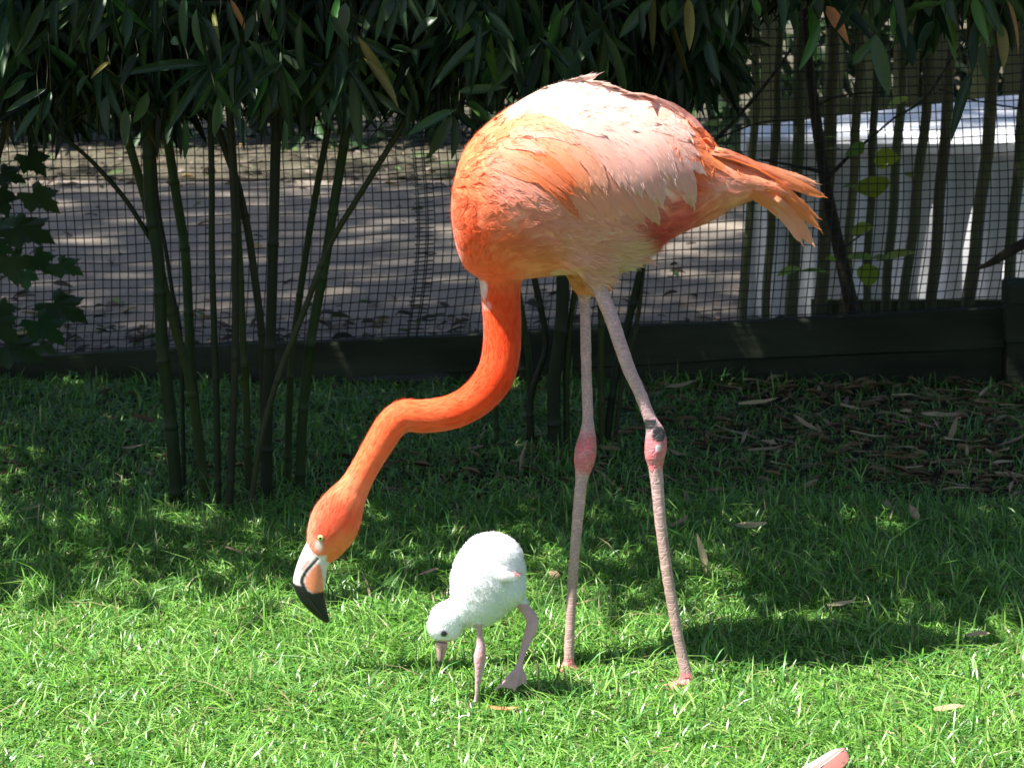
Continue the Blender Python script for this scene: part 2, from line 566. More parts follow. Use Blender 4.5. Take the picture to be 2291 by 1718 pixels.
t = [(0, 1, 3), (0, 3, 2), (2, 3, 7), (2, 7, 6), (4, 6, 7), (4, 7, 5)]
link('side_wall', mesh_tris('side_wall', v, t, smooth=False), M['white'], boxr)

# board fence further back on the right
M['board'] = mat('board', (0.060, 0.068, 0.024), 0.8, 0.3, rnd=0.4, noise=(10, 0.4, (1, 1, 0.2)))
bf = thing('board_fence', 'olive board fence standing far behind the white box', 'fence', (2.2, 5.6, 0))
x = 0.80
i = 0
while x < 4.2:
    w = 0.10 + 0.06 * random.random()
    v, t = box(x + w / 2, 5.6 + 0.012 * (i % 2), 0.75, w * random.uniform(0.45, 0.72), 0.022, 1.5 + 0.05 * random.random())
    link('board', mesh_tris('board', v, t, smooth=False), M['board'], bf)
    x += w
    i += 1
for z in (0.35, 1.2):
    v, t = box(2.5, 5.64, z, 3.4, 0.03, 0.07)
    link('cross_rail', mesh_tris('cross_rail', v, t, smooth=False), M['pole'], bf)

# ------------------------------------------------------------------ leaf shapes
def lance_leaf(nl=7, curl=0.12, fold=0.10, wid=1.0, twist=0.0, seed=0):
    """unit bamboo leaf along +X, half width 0.5*wid (scaled later), normal +Z"""
    V = []; r = random.Random(seed)
    for i in range(nl):
        t = i / (nl - 1)
        w = 0.5 * wid * (max(t, 0.0) ** 0.45) * (1 - t ** 2.3) * 1.25 + 0.02 * (1 - t)
        z = -curl * t * t
        a = twist * t
        for s in (-1, 0, 1):
            y = s * w
            zz = abs(s) * fold * w
            V.append((t, y * math.cos(a), z + zz + y * math.sin(a) * 0.15))
    T = []
    for i in range(nl - 1):
        for s in range(2):
            a = i * 3 + s
            T += [(a, a + 3, a + 4), (a, a + 4, a + 1)]
    return np.array(V), np.array(T)
LV = [lance_leaf(7, c, f, 1.0, tw, k) for k, (c, f, tw) in enumerate([(0.05, 0.25, 0.0), (0.16, 0.35, 0.5), (0.28, 0.2, -0.6), (0.1, 0.5, 1.0), (-0.08, 0.3, 0.3)])]

def frame(d, n):
    d = np.asarray(d, float); d /= np.linalg.norm(d)
    n = np.asarray(n, float)
    y = np.cross(n, d)
    if np.linalg.norm(y) < 1e-3:
        y = np.cross([1, 0.2, 0.1], d)
    y /= np.linalg.norm(y)
    z = np.cross(d, y)
    return d, y, z

LEAFMESH = {}
def leaf_mesh(var, m):
    key = (var, m)
    if key not in LEAFMESH:
        v, t = LV[var]
        me = mesh_tris('leaf', v, t)
        me.materials.append(M[m])
        LEAFMESH[key] = me
    return LEAFMESH[key]

def leaf_obj(root, tip, width, n, m, parent, var=None, name='leaf'):
    d = np.array(tip) - np.array(root)
    L = np.linalg.norm(d)
    x, y, z = frame(d, n)
    o = bpy.data.objects.new(name, leaf_mesh(random.randrange(len(LV)) if var is None else var, m))
    COL.objects.link(o)
    o.parent = parent
    o.matrix_parent_inverse = Matrix.Translation(-Vector(parent.location))
    x = x * L; y = y * width; z = z * L
    o.matrix_basis = Matrix(((x[0], y[0], z[0], root[0]), (x[1], y[1], z[1], root[1]), (x[2], y[2], z[2], root[2]), (0, 0, 0, 1)))
    return o

def leaves_np(R, D, Lh, Wd, N, col, var=None):
    """many leaves joined: roots R, unit dirs D, lengths, widths, normals"""
    n = len(R)
    D = D / np.linalg.norm(D, axis=1)[:, None]
    Yv = np.cross(N, D); Yv /= np.linalg.norm(Yv, axis=1)[:, None] + 1e-9
    Z = np.cross(D, Yv)
    out = Acc()
    vv = np.random.default_rng(1).integers(0, len(LV), n) if var is None else np.full(n, var)
    for k in range(len(LV)):
        s = np.where(vv == k)[0]
        if len(s) == 0:
            continue
        v, t = LV[k]
        P = R[s][:, None, :] + D[s][:, None, :] * (v[None, :, 0:1] * Lh[s][:, None, None]) + Yv[s][:, None, :] * (v[None, :, 1:2] * Wd[s][:, None, None]) + Z[s][:, None, :] * (v[None, :, 2:3] * Lh[s][:, None, None])
        m_ = len(v)
        T = (t[None] + (np.arange(len(s)) * m_)[:, None, None]).reshape(-1, 3)
        C = np.repeat(col[s], m_, axis=0)
        out.add(P.reshape(-1, 3), T, C)
    return out

# ------------------------------------------------------------------ sapling behind the mesh
SY = 2.66
sap = thing('sapling', 'thin dark sapling with a few bright lime leaves behind the wire mesh', 'sapling', tuple(gnd(1925, 790)[:2]) + (0,))
def pxtube(pts, wid, Y, parent, name, m, sides=8, n=24, grow=None):
    P = np.array([at(x, y, Y + (grow[i] if grow else 0)) for i, (x, y) in enumerate(pts)])
    R = np.array(wid) / (F / (Y + 4.6)) / 2
    v, t = tube(P, R, sides, n=n)
    rr = np.random.default_rng(int(pts[0][0]))
    v += rr.normal(0, 0.0004, v.shape)
    return link(name, mesh_tris(name, v, t), m, parent)
sap.location = (at(1920, 720, SY).x, SY, 0)
g = at(1921, 720, SY)
P = np.array([(g.x + 0.03, SY, 0.0)] + [tuple(at(x, y, SY)) for x, y in [(1908, 690), (1878, 560), (1852, 440), (1838, 350), (1822, 240), (1808, 120), (1800, 20)]])
v, t = tube(P, np.array([34, 32, 29, 27, 26, 24, 20, 16]) / 925 / 2, 10, n=30)
link('trunk', mesh_tris('trunk', v, t), M['bark'], sap)
for pts, wd in [([(1842, 386), (1780, 372), (1698, 357)], [10, 7, 5]), ([(1850, 400), (1895, 355), (1935, 320), (2000, 265)], [11, 8, 6, 4]),
                ([(1822, 240), (1880, 215), (1990, 205)], [6, 5, 3]), ([(1592, 322), (1650, 262), (1727, 172), (1770, 110)], [10, 9, 7, 6]), ([(1600, 312), (1700, 275), (1800, 268)], [5, 4, 3]),
                ([(1878, 560), (1900, 545), (1935, 520)], [5, 4, 3]), ([(2000, 265), (2070, 220), (2130, 130), (2170, 80)], [5, 5, 5, 4]), ([(2100, 200), (2180, 225), (2291, 245)], [4, 4, 4])]:
    pxtube(pts, wd, SY - 0.02, sap, 'branch', M['bark'], 6, 14)
def oval_leaf(nl=7):
    V = []
    for i in range(nl):
        t = i / (nl - 1)
        w = 0.5 * math.sin(math.pi * t ** 0.8) ** 0.75 + 0.01
        for s in (-1, 0, 1):
            V.append((t, s * w, abs(s) * 0.12 * w - 0.12 * t * t))
    T = []
    for i in range(nl - 1):
        for s in range(2):
            a_ = i * 3 + s
            T += [(a_, a_ + 3, a_ + 4), (a_, a_ + 4, a_ + 1)]
    return np.array(V), np.array(T)
ov, ot = oval_leaf()
limeme = mesh_tris('leaf', ov, ot); limeme.materials.append(M['lime'])
for (xa, ya, xb, yb, w, up) in [(1858, 612, 1792, 600, 26, .9), (1792, 600, 1738, 612, 24, .8), (1895, 575, 1955, 573, 30, .7), (1955, 573, 1985, 580, 20, .6), (1870, 580, 1850, 577, 12, .5), (1975, 580, 2045, 558, 34, .7),
                                (1940, 590, 1945, 640, 40, .2), (1945, 395, 1960, 440, 60, .15), (1880, 420, 1920, 414, 16, .7), (1845, 308, 1870, 305, 10, .8), (1845, 335, 1880, 330, 16, .8), (1955, 360, 2010, 350, 40, .4),
                                (1900, 330, 1930, 340, 40, .4), (1985, 240, 2030, 215, 30, .6), (2030, 385, 2040, 395, 20, .4), (1905, 520, 1950, 505, 30, .5)]:
    a_, b_ = at(xa, ya, SY - 0.03), at(xb, yb, SY - 0.06)
    d = np.array(b_ - a_); L = np.linalg.norm(d)
    x_, y_, z_ = frame(d, (0.1, -(1 - up), up))
    o = bpy.data.objects.new('leaf', limeme); COL.objects.link(o); o.parent = sap
    o.matrix_parent_inverse = Matrix.Translation(-Vector(sap.location))
    x_ = x_ * L; y_ = y_ * max(w / 925 * 1.3, L * 0.42); z_ = z_ * L
    o.matrix_basis = Matrix(((x_[0], y_[0], z_[0], a_[0]), (x_[1], y_[1], z_[1], a_[1]), (x_[2], y_[2], z_[2], a_[2]), (0, 0, 0, 1)))

# ------------------------------------------------------------------ shrub with lobed leaves at the left, in front of the mesh
HY = 2.28
shrub = thing('lobed_leaf_shrub', 'dark shrub with jagged lobed leaves growing against the wire mesh', 'shrub', (at(-60, 800, HY).x, HY, 0))
def lobed():
    pts = []
    for k in range(5):           # five pointed lobes
        a0 = math.radians(-112 + k * 56)
        ln = (0.62, 0.85, 1.0, 0.85, 0.62)[k]
        for (da, rr) in ((-27, 0.62), (-19, 0.80), (-14, 0.76), (0, 1.0), (14, 0.76), (19, 0.80)):
            a_ = a0 + math.radians(da)
            pts.append((rr * ln * math.cos(a_), rr * ln * math.sin(a_)))
    pts.append((0.52 * .62 * math.cos(math.radians(132)), 0.52 * .62 * math.sin(math.radians(132))))
    V = [(0, 0, 0)] + [(x, y, -0.24 * (x * x + y * y) + 0.10 * abs(y) + 0.05 * math.sin(9 * x + 5 * y)) for x, y in pts]
    T = [(0, i, i + 1) for i in range(1, len(pts))]
    return np.array(V), np.array(T)
lv, lt = lobed()
mapme = mesh_tris('leaf', lv, lt); mapme.materials.append(M['maple'])
stemP = [(-70, 850), (-50, 640), (-20, 420), (10, 300), (40, 180)]
P = np.array([(at(-70, 800, HY).x, HY, 0)] + [tuple(at(x, y, HY)) for x, y in stemP[1:]])
v, t = tube(P, np.array([10, 9, 8, 6, 4]) / 970 * 1.0, 8, n=24)
link('stem', mesh_tris('stem', v, t), M['bark'], shrub)
K1 = 400 / 1327.0
for k, (zx, zy, ln, ang, tilt) in enumerate([(300, 370, 150, 25, .5), (60, 200, 120, 10, .5), (250, 100, 120, 40, .4), (200, 610, 190, 10, .35), (40, 560, 130, -20, .4), (90, 870, 130, 70, .3), (300, 840, 120, 35, .6), (490, 880, 120, 12, .65),
                                          (470, 1180, 180, 18, .6), (340, 1330, 160, 30, .5), (30, 1210, 110, 40, .5), (-20, 1330, 170, 20, .4), (120, 1490, 190, 8, .55), (-10, 730, 110, 10, .5), (10, 380, 120, 60, .4), (190, 960, 90, 80, .4), (330, 1480, 90, 15, .7)]):
    c = at(zx * K1, 330 + zy * K1, HY - 0.05 + 0.05 * math.sin(k * 3.3))
    L = ln * K1 / 970 * 1.7
    a_ = math.radians(ang)
    d = np.array([math.cos(a_), -0.45, -math.sin(a_)])
    root = np.array(c) - d * L * 0.25
    x_, y_, z_ = frame(d, (0.15 * math.sin(k * 5.1), -0.50, 0.55 + tilt * 0.6))
    o = bpy.data.objects.new('leaf', mapme); COL.objects.link(o); o.parent = shrub
    o.matrix_parent_inverse = Matrix.Translation(-Vector(shrub.location))
    x_, y_, z_ = x_ * L, y_ * L * 0.9, z_ * L
    o.matrix_basis = Matrix(((x_[0], y_[0], z_[0], root[0]), (x_[1], y_[1], z_[1], root[1]), (x_[2], y_[2], z_[2], root[2]), (0, 0, 0, 1)))
    # leaf stalk reaching back to the stem
    s0 = np.array(at(-40 + k % 3 * 12, 330 + zy * K1 + 40, HY))
    mid = (s0 + root) / 2 + np.array([0, 0, 0.012])
    v, t = tube(np.array([s0, mid, root]), np.array([0.0013, 0.0011, 0.0008]), 5, n=8)
    link('leaf_stalk', mesh_tris('leaf_stalk', v, t), M['bark'], shrub)

# dark stick by the post at the right edge
bs = thing('dead_branch', 'bare dark branch with a pointed tip beside the fence post', 'branch', (at(2420, 800, 2.36).x, 2.36, 0))
P = np.array([(at(2430, 800, 2.36).x, 2.36, 0.0), tuple(at(2410, 640, 2.36)), tuple(at(2395, 500, 2.36)), tuple(at(2400, 380, 2.37))])
v, t = tube(P, np.array([0.016, 0.014, 0.012, 0.006]), 8, n=20)
link('stem', mesh_tris('stem', v, t), M['bark'], bs)
P = np.array([tuple(at(x, y, 2.36)) for x, y in [(2402, 490), (2340, 522), (2270, 556), (2225, 584), (2183, 604)]])
v, t = tube(P, np.array([13, 13, 12, 9, 2]) / 975, 8, n=20, aspect=[0.6] * 5)
link('branch', mesh_tris('branch', v, t), M['bark'], bs)

# ------------------------------------------------------------------ hedge beyond the path and an unseen tree added to dapple it with shade
n = 15000
R = np.stack([rng.uniform(-6.5, 6.5, n), 7.5 + np.abs(rng.normal(0, 0.55, n)), rng.uniform(0, 2.9, n) ** 1.0], 1)
R[:, 1] -= 0.18 * vnoise(R[:, [0, 2]], 2.2, 5)
D = rng.normal(0, 1, (n, 3)) + np.array([0, -0.4, -0.3])
col = np.array([0.03, 0.065, 0.02]) * rng.uniform(0.4, 1.5, n)[:, None]
acc = leaves_np(R, D, rng.uniform(0.10, 0.17, n), rng.uniform(0.05, 0.08, n), rng.normal(0, 1, (n, 3)) + np.array([0, -0.6, 0.6]), col)
n2 = 5000
R2 = np.stack([rng.uniform(0.75, 5.0, n2), 6.0 + np.abs(rng.normal(0, 0.35, n2)), rng.uniform(0, 2.2, n2)], 1)
D2 = rng.normal(0, 1, (n2, 3)) + np.array([0, -0.4, -0.3])
c2 = np.array([0.03, 0.06, 0.018]) * rng.uniform(0.4, 1.5, n2)[:, None]
a2 = leaves_np(R2, D2, rng.uniform(0.08, 0.14, n2), rng.uniform(0.04, 0.06, n2), rng.normal(0, 1, (n2, 3)) + np.array([0, -0.6, 0.6]), c2)
acc.add(np.vstack(a2.V), np.vstack(a2.T), np.vstack(a2.C))
hedge = link('hedge', acc.mesh('hedge'), M['leaf_attr'])
tag(hedge, 'dense dark evergreen hedge along the far side of the path', 'hedge')
hedge['kind'] = 'stuff'

def shade_tree(base, crown_c, crown_r, n, seed, label, name='shade_tree'):
    r = np.random.default_rng(seed)
    t_ = thing(name, label, 'tree', base)
    top = np.array(crown_c)
    b0 = np.array(base, float)
    trunkP = np.array([b0, b0 + (-0.02, 0.03, 1.8), b0 + (0.05, -0.05, 3.6), b0 * 0.55 + top * 0.45 + (0, 0, 0.35), top * 0.8 + b0 * 0.2 + (0, 0, 0.3)])
    v, t = tube(trunkP, np.array([0.24, 0.20, 0.18, 0.12, 0.04]), 12, n=30)
    tr = link('trunk', mesh_tris('trunk', v, t), M['bark'], t_)
    for k in range(9):
        a_ = k * 2.4
        e = top + np.array([math.cos(a_) * crown_r[0], math.sin(a_) * crown_r[1], (k % 3 - 1) * crown_r[2] * 0.6]) * 0.8
        s0 = trunkP[2] * (1 - k / 9) + trunkP[4] * (k / 9)
        v, t = tube(np.array([s0, (s0 + e) / 2 + (0, 0, 0.25), e]), np.array([0.055, 0.035, 0.008]), 7, n=12)
        link('limb', mesh_tris('limb', v, t), M['bark'], t_)
    nc = 110
    C = r.normal(0, 1, (nc, 3)); C /= np.linalg.norm(C, axis=1)[:, None]
    C = top + C * np.array(crown_r) * (r.uniform(0.15, 1, nc) ** 0.45)[:, None]
    idx = r.integers(0, nc, n)
    R_ = C[idx] + r.normal(0, 0.34, (n, 3)) * np.array([1, 1, 0.6])
    D_ = r.normal(0, 1, (n, 3)) + np.array([0, 0, -0.5])
    col = np.array([0.05, 0.10, 0.03]) * r.uniform(0.6, 1.4, n)[:, None]
    acc = leaves_np(R_, D_, r.uniform(0.16, 0.26, n), r.uniform(0.10, 0.16, n), r.normal(0, 0.6, (n, 3)) + np.array([0, 0, 1.0]), col)
    link('crown', acc.mesh('crown'), M['leaf_attr'], t_, 'stuff')
shade_tree((-7.2, 3.4, 0), (-6.3, 2.2, 12.5), (3.2, 2.4, 1.3), 5200, 5, 'unseen broad tree added to cast dappled shade on the grey path')
# ------------------------------------------------------------------ bamboo clumps
CG = [np.array(srgb(40, 58, 18)), np.array(srgb(52, 64, 22)), np.array(srgb(36, 46, 20)), np.array(srgb(50, 52, 28))]
def culm(parent, pts, w, ci, ext=2.1):
    """pts bottom->top in photo pixels; the foot stands on the ground where the pixel meets it"""
    b = gnd(*pts[0])
    Y = b.y
    sc = F / (Y + 4.62)
    P = [tuple(b - Vector((0, 0, 0.02)))] + [tuple(at(x, y, Y)) for x, y in pts[1:]]
    d = np.array(P[-1]) - np.array(P[-2]); d /= np.linalg.norm(d)
    d[2] = max(d[2], 0.75)
    e = np.array(P[-1]) + d * 0.5
    P.append(tuple(e)); P.append(tuple(e + (d + np.array([0.05, -0.12, 0])) * (ext - 0.9)))
    P = catmull(np.array(P), 90)
    s = np.concatenate([[0], np.cumsum(np.linalg.norm(np.diff(P, axis=0), axis=1))])
    r0 = w / sc / 2
    R = r0 * (1.08 - 0.30 * s / s[-1])
    col = np.tile(CG[ci % 4], (len(P), 1)) * (0.8 + 0.5 * ((ci * 37) % 10) / 10)
    step = 0.13 + 0.035 * (ci % 4)
    Q, RR, CC = [], [], []
    nodes = np.arange(0.05 + 0.013 * (ci % 7), s[-1], step)
    ss = np.sort(np.concatenate([np.linspace(0, s[-1], 70)] + [nodes - 0.004, nodes - 0.001, nodes + 0.003, nodes + 0.008]))
    ss = ss[(ss >= 0) & (ss <= s[-1])]
    for q in ss:
        p = np.array([np.interp(q, s, P[:, k]) for k in range(3)])
        r = np.interp(q, s, R); c = CG[ci % 4] * (0.55 + 0.5 * ((ci * 37) % 10) / 10)
        dn = np.min(np.abs(nodes - q)) if len(nodes) else 1
        if dn < 0.0035:
            r *= 1.13; c = c * 0.8
        elif dn < 0.009:
            c = c * 1.22 + 0.006
        Q.append(p); RR.append(r); CC.append(c)
    v, t = tube(np.array(Q), np.array(RR), 10)
    cc = np.vstack([np.repeat(np.array(CC), 10, axis=0), CC[0], CC[-1]])
    o = link('culm', mesh_tris('culm', v, t, cc), M['culm'], parent)
    return P

bam_left = thing('bamboo_clump', 'bamboo clump of a dozen slim fanning culms standing beside the lobed-leaf shrub', 'bamboo', tuple(gnd(520, 1145)[:2]) + (0,))
bam_mid = thing('bamboo_clump', 'bamboo clump with few thin dark culms standing right behind the flamingo', 'bamboo', tuple(gnd(1260, 1000)[:2]) + (0,))
bam_right = thing('bamboo_clump', 'bamboo with leafy branches overhanging the white box and pole screen', 'bamboo', tuple(gnd(2560, 1010)[:2]) + (0,))
left_culms = [
    ([(395, 1141), (390, 1035), (381, 932), (371, 846), (362, 767), (358, 648), (352, 560), (337, 466), (332, 337)], 27),
    ([(464, 1121), (443, 966), (419, 829), (396, 752), (363, 622), (345, 518), (301, 363)], 19),
    ([(488, 1148), (486, 966), (481, 794), (474, 570), (474, 415), (472, 311)], 14),
    ([(512, 1155), (519, 1000), (526, 794), (526, 518), (518, 337)], 16),
    ([(457, 1080), (429, 846), (424, 752), (415, 570), (399, 466), (378, 332)], 21),
    ([(557, 1110), (550, 863), (543, 755), (537, 596), (523, 363)], 15),
    ([(598, 1131), (598, 932), (605, 760), (612, 518), (617, 311)], 23),
    ([(553, 1155), (584, 983), (622, 846), (656, 757), (689, 674), (736, 550), (809, 430), (876, 321)], 13),
    ([(670, 1112), (677, 932), (696, 758), (726, 596), (746, 466), (772, 311)], 21),
    ([(644, 1090), (646, 932), (655, 780), (684, 570), (710, 415), (726, 332)], 15),
    ([(412, 1100), (404, 752), (389, 674), (371, 560), (352, 451), (346, 360)], 9),
    ([(592, 1105), (590, 860), (586, 752), (570, 622), (555, 518), (529, 404), (508, 345)], 17)]
for i, (p, w) in enumerate(left_culms):
    culm(bam_left, p, w, i)
P = np.array([tuple(at(x, y, 1.16)) for x, y in [(340, 540), (280, 446), (207, 363), (160, 320), (110, 260)]])
v, t = tube(P, np.array([11, 11, 10, 8, 6]) / 1180 / 2, 8, n=20)
link('branch', mesh_tris('branch', v, t, np.tile(CG[2] * 0.8, (len(v), 1))), M['culm'], bam_left)
mid_culms = [
    ([(1242, 1010), (1239, 863), (1253, 754), (1259, 660), (1257, 560)], 28),
    ([(1193, 1003), (1187, 890), (1222, 781), (1212, 700), (1195, 620), (1180, 540)], 14),
    ([(1183, 995), (1185, 836), (1170, 710), (1150, 600)], 13),
    ([(1347, 1003), (1345, 781), (1345, 727), (1342, 600)], 14),
    ([(1352, 1000), (1377, 836), (1404, 727), (1425, 640), (1442, 570)], 17),
    ([(1372, 1000), (1395, 836), (1425, 727), (1440, 600)], 9),
    ([(1112, 1005), (1110, 930), (1100, 800)], 10),
    ([(1268, 1006), (1268, 800), (1285, 660), (1300, 560)], 13)]
for i, (p, w) in enumerate(mid_culms):
    culm(bam_mid, p, w, i + 2)
for i, (x, dx) in enumerate([(2480, -60), (2540, -20), (2600, 10), (2660, -40), (2720, 30)]):
    culm(bam_right, [(x, 1010 + (i * 37) % 50), (x + dx * .4, 700), (x + dx, 350)], 20 + i % 3 * 3, i + 1)

def clump_for(px):
    return bam_left if px < 905 else (bam_mid if px < 1560 else bam_right)

ZA = lambda x, y: (x / 2.9105, y / 2.9105)
ZB = lambda x, y: (700 + x / 2.765, y / 2.765)
ZC = lambda x, y: (1500 + x / 2.0733, y / 2.0733)
hand = []
for r in [(290, -30, 95, 400, 70), (385, -40, 370, 370, 75), (620, -40, 615, 270, 75), (1000, 140, 810, 340, 60), (1055, 40, 990, 350, 42), (1060, 150, 1030, 600, 75), (1205, -40, 1200, 330, 65), (1100, -10, 940, 105, 50, 'g'),
          (1310, 110, 1480, 410, 80), (1400, 60, 1445, 270, 45, 'y'), (1500, 0, 1615, 220, 40, 'd'), (1650, 100, 1600, 290, 60), (1830, -20, 1810, 310, 60), (1960, 120, 1940, 540, 60), (1220, 360, 1390, 760, 80), (960, 600, 870, 810, 80),
          (1130, 560, 1130, 790, 60), (1250, 480, 1315, 730, 50), (2170, 380, 2190, 680, 70), (2060, 90, 2120, 300, 45), (300, 580, 40, 740, 50), (330, 600, 265, 810, 42), (580, 490, 490, 620, 60), (720, 400, 590, 530, 36, 'y'), (690, 440, 840, 580, 30, 'y'),
          (1110, 780, 1085, 950, 50), (200, 20, 60, 440, 50), (500, -30, 480, 230, 70), (820, 60, 840, 280, 80), (900, 350, 780, 560, 70), (1750, -30, 1740, 200, 55), (1480, 0, 1560, 300, 50), (1280, 60, 1280, 370, 60), (230, 480, 60, 570, 50), (260, 680, 90, 920, 50), (170, 520, 0, 660, 60), (1200, 780, 1210, 1050, 50), (700, 620, 690, 900, 80), (820, 700, 820, 960, 70), (1580, 760, 1590, 990, 40), (1850, 780, 1850, 1010, 40), (1420, 640, 1400, 900, 70), (1650, 560, 1640, 800, 80), (1750, 480, 1790, 700, 70), (1120, 250, 1160, 290, 60)]:
    hand.append((*ZA(r[0], r[1]), *ZA(r[2], r[3]), r[4] / 2.91, r[5] if len(r) > 5 else 'n'))
for r in [(1060, 70, 870, 250, 70, 'g'), (1065, 90, 1065, 400, 60, 'g'), (1080, 80, 1250, 270, 60), (1030, 150, 1010, 480, 45), (1100, 120, 1095, 540, 45), (1230, 30, 1265, 290, 65), (1250, 40, 1480, 250, 50), (1500, 20, 1440, 370, 80, 'g'), (1580, 20, 1660, 200, 70),
          (1330, 150, 1375, 440, 42), (1220, 10, 1470, 40, 45), (2100, 0, 1890, 240, 80), (2020, 60, 2030, 250, 50), (1950, -10, 1790, 60, 50), (2190, 10, 2190, 230, 60), (880, 680, 560, 825, 65), (900, 700, 1040, 830, 60), (960, 630, 1100, 770, 65, 'g'),
          (860, 720, 710, 980, 80), (870, 720, 875, 990, 60), (900, 570, 1200, 540, 60), (280, 230, 520, 615, 60, 'y'), (240, 100, 545, 255, 80), (300, 0, 570, 165, 60), (220, 430, 440, 770, 50), (370, 560, 560, 720, 50), (180, 560, 220, 800, 60),
          (150, 300, 140, 640, 65), (190, 230, 200, 540, 70), (110, 100, 230, 300, 70), (770, 110, 600, 250, 80), (280, 310, 330, 480, 60), (200, 20, 190, 210, 80), (110, -20, 80, 150, 60), (500, -10, 440, 120, 60), (560, -20, 540, 120, 45), (740, -20, 700, 110, 50), (860, -20, 830, 110, 50), (930, -10, 890, 180, 65), (1550, 90, 1540, 240, 60), (1700, 20, 1690, 210, 80), (480, 300, 640, 330, 50), (640, 300, 640, 400, 60), (1750, 200, 1800, 300, 60), (1560, 290, 1600, 420, 90)]:
    hand.append((*ZB(r[0], r[1]), *ZB(r[2], r[3]), r[4] / 2.765, r[5] if len(r) > 5 else 'n'))
for r in [(80, -10, 90, 235, 50, 'y'), (5, 100, 100, 405, 25, 'y'), (130, 0, 180, 140, 45), (200, 20, 260, 150, 50), (690, 90, 600, 330, 50, 'g'), (725, 30, 830, 205, 60, 'd'), (740, -10, 970, 165, 75), (1060, -10, 1025, 170, 45, 'g'), (950, 160, 1015, 450, 75),
          (1050, 110, 1130, 310, 85), (1220, 100, 1150, 240, 50), (1100, 50, 1280, 20, 36, 'g'), (1410, -10, 1470, 200, 55, 'g'), (1440, 0, 1510, 150, 40, 'g'), (1520, 100, 1555, 320, 55, 'y'), (1450, 190, 1455, 390, 50), (1410, 100, 1400, 350, 48), (1400, 330, 1295, 650, 55), (1180, -20, 1200, 80, 50), (380, -10, 420, 80, 38, 'g'),
          (510, -10, 540, 50, 34, 'g'), (170, 190, 225, 380, 60), (850, 300, 950, 170, 50), (1560, 0, 1640, 230, 25, 'd'), (680, -20, 690, 100, 60), (930, -20, 950, 90, 60), (1300, -20, 1330, 130, 60), (20, -10, 0, 110, 60), (300, 0, 280, 240, 30), (560, 60, 590, 160, 40)]:
    hand.append((*ZC(r[0], r[1]), *ZC(r[2], r[3]), r[4] / 2.07, r[5] if len(r) > 5 else 'n'))
M['leaf_g'] = mat('bamboo_leaf_lit', (0.065, 0.17, 0.035), 0.36, 0.5, rnd=0.25, trans=0.3)  # green leaves, with sunlight painted in as a brighter base colour
MK = {'n': 'leaf', 'g': 'leaf_g', 'y': 'leaf_yellow', 'd': 'leaf_dry'}
count = {}
twigs = {bam_left.name: Acc(), bam_mid.name: Acc(), bam_right.name: Acc()}
for (x0_, y0_, x1_, y1_, w, k) in hand:
    Y = random.uniform(0.50, 0.95) if x0_ < 1560 else random.uniform(0.45, 0.8)
    a_ = at(x0_, y0_, Y)
    b_ = at(x1_, y1_, Y - random.uniform(-0.01, 0.05))
    par = clump_for(x0_)
    wd_ = w / (F / (Y + 4.6)) * 1.30
    nrm = (random.uniform(-0.7, 0.7), -1.0, random.uniform(0.0, 0.9))
    leaf_obj(np.array(a_), np.array(b_), wd_, nrm, MK[k], par)
    # twig reaching up to the branch above
    q = at(x0_ + random.uniform(-30, 30), y0_ - random.uniform(60, 160), Y + 0.06)
    tv, tt = tube(np.array([a_, (a_ + q) / 2 + Vector((random.uniform(-.01, .01), 0, 0)), q]), np.array([0.0009, 0.0012, 0.0018]), 4, n=5)
    twigs[par.name].add(tv, tt, CG[3] * 0.6)

# lower edge of the leaf mass across the picture (photo pixels)
EX = np.array([-600, 0, 100, 300, 500, 700, 850, 905, 1050, 1250, 1400, 1540, 1600, 1680, 1760, 1900, 2000, 2100, 2291, 2800])
EY = np.array([340, 320, 350, 335, 320, 310, 335, 300, 265, 265, 265, 275, 215, 135, 90, 60, 60, 90, 120, 200])
def edge(x):
    return np.interp(x, EX, EY)
# leaf sprays: fans of leaves at a twig tip, the nearest built leaf by leaf
def spray(px, py, Y, par, n):
    root = np.array(at(px, py, Y))
    lead = random.uniform(-0.6, 0.6)
    for k in range(n):
        a_ = lead + (k - (n - 1) / 2) * random.uniform(0.28, 0.5)
        L = random.uniform(0.10, 0.165)
        d = np.array([math.sin(a_), random.uniform(-0.55, 0.25), -math.cos(a_) * random.uniform(0.75, 1.0)])
        d /= np.linalg.norm(d)
        kk = random.random()
        m_ = 'leaf_yellow' if kk < 0.05 else ('leaf_g' if kk < 0.18 else 'leaf')
        leaf_obj(root + np.random.default_rng(k).normal(0, 0.006, 3), root + d * L, L * random.uniform(0.15, 0.21), (random.uniform(-0.8, 0.8), -0.8, random.uniform(0.0, 1.0)), m_, par)
    q = root + np.array([random.uniform(-.05, .05), 0.05, 0.18])
    tv, tt = tube(np.array([root, (root + q) / 2 + np.array([0.012, 0, 0]), q]), np.array([0.001, 0.0014, 0.002]), 4, n=6)
    twigs[par.name].add(tv, tt, CG[3] * 0.6)
for i in range(62):
    px = random.uniform(-60, 1560)
    py = random.uniform(-60, edge(px) - 150)
    spray(px, py, random.uniform(0.6, 1.15), clump_for(px), random.randint(3, 5))
for i in range(20):
    px = random.uniform(1560, 2330)
    spray(px, random.uniform(-120, 0), random.uniform(0.5, 1.0), bam_right, random.randint(3, 5))

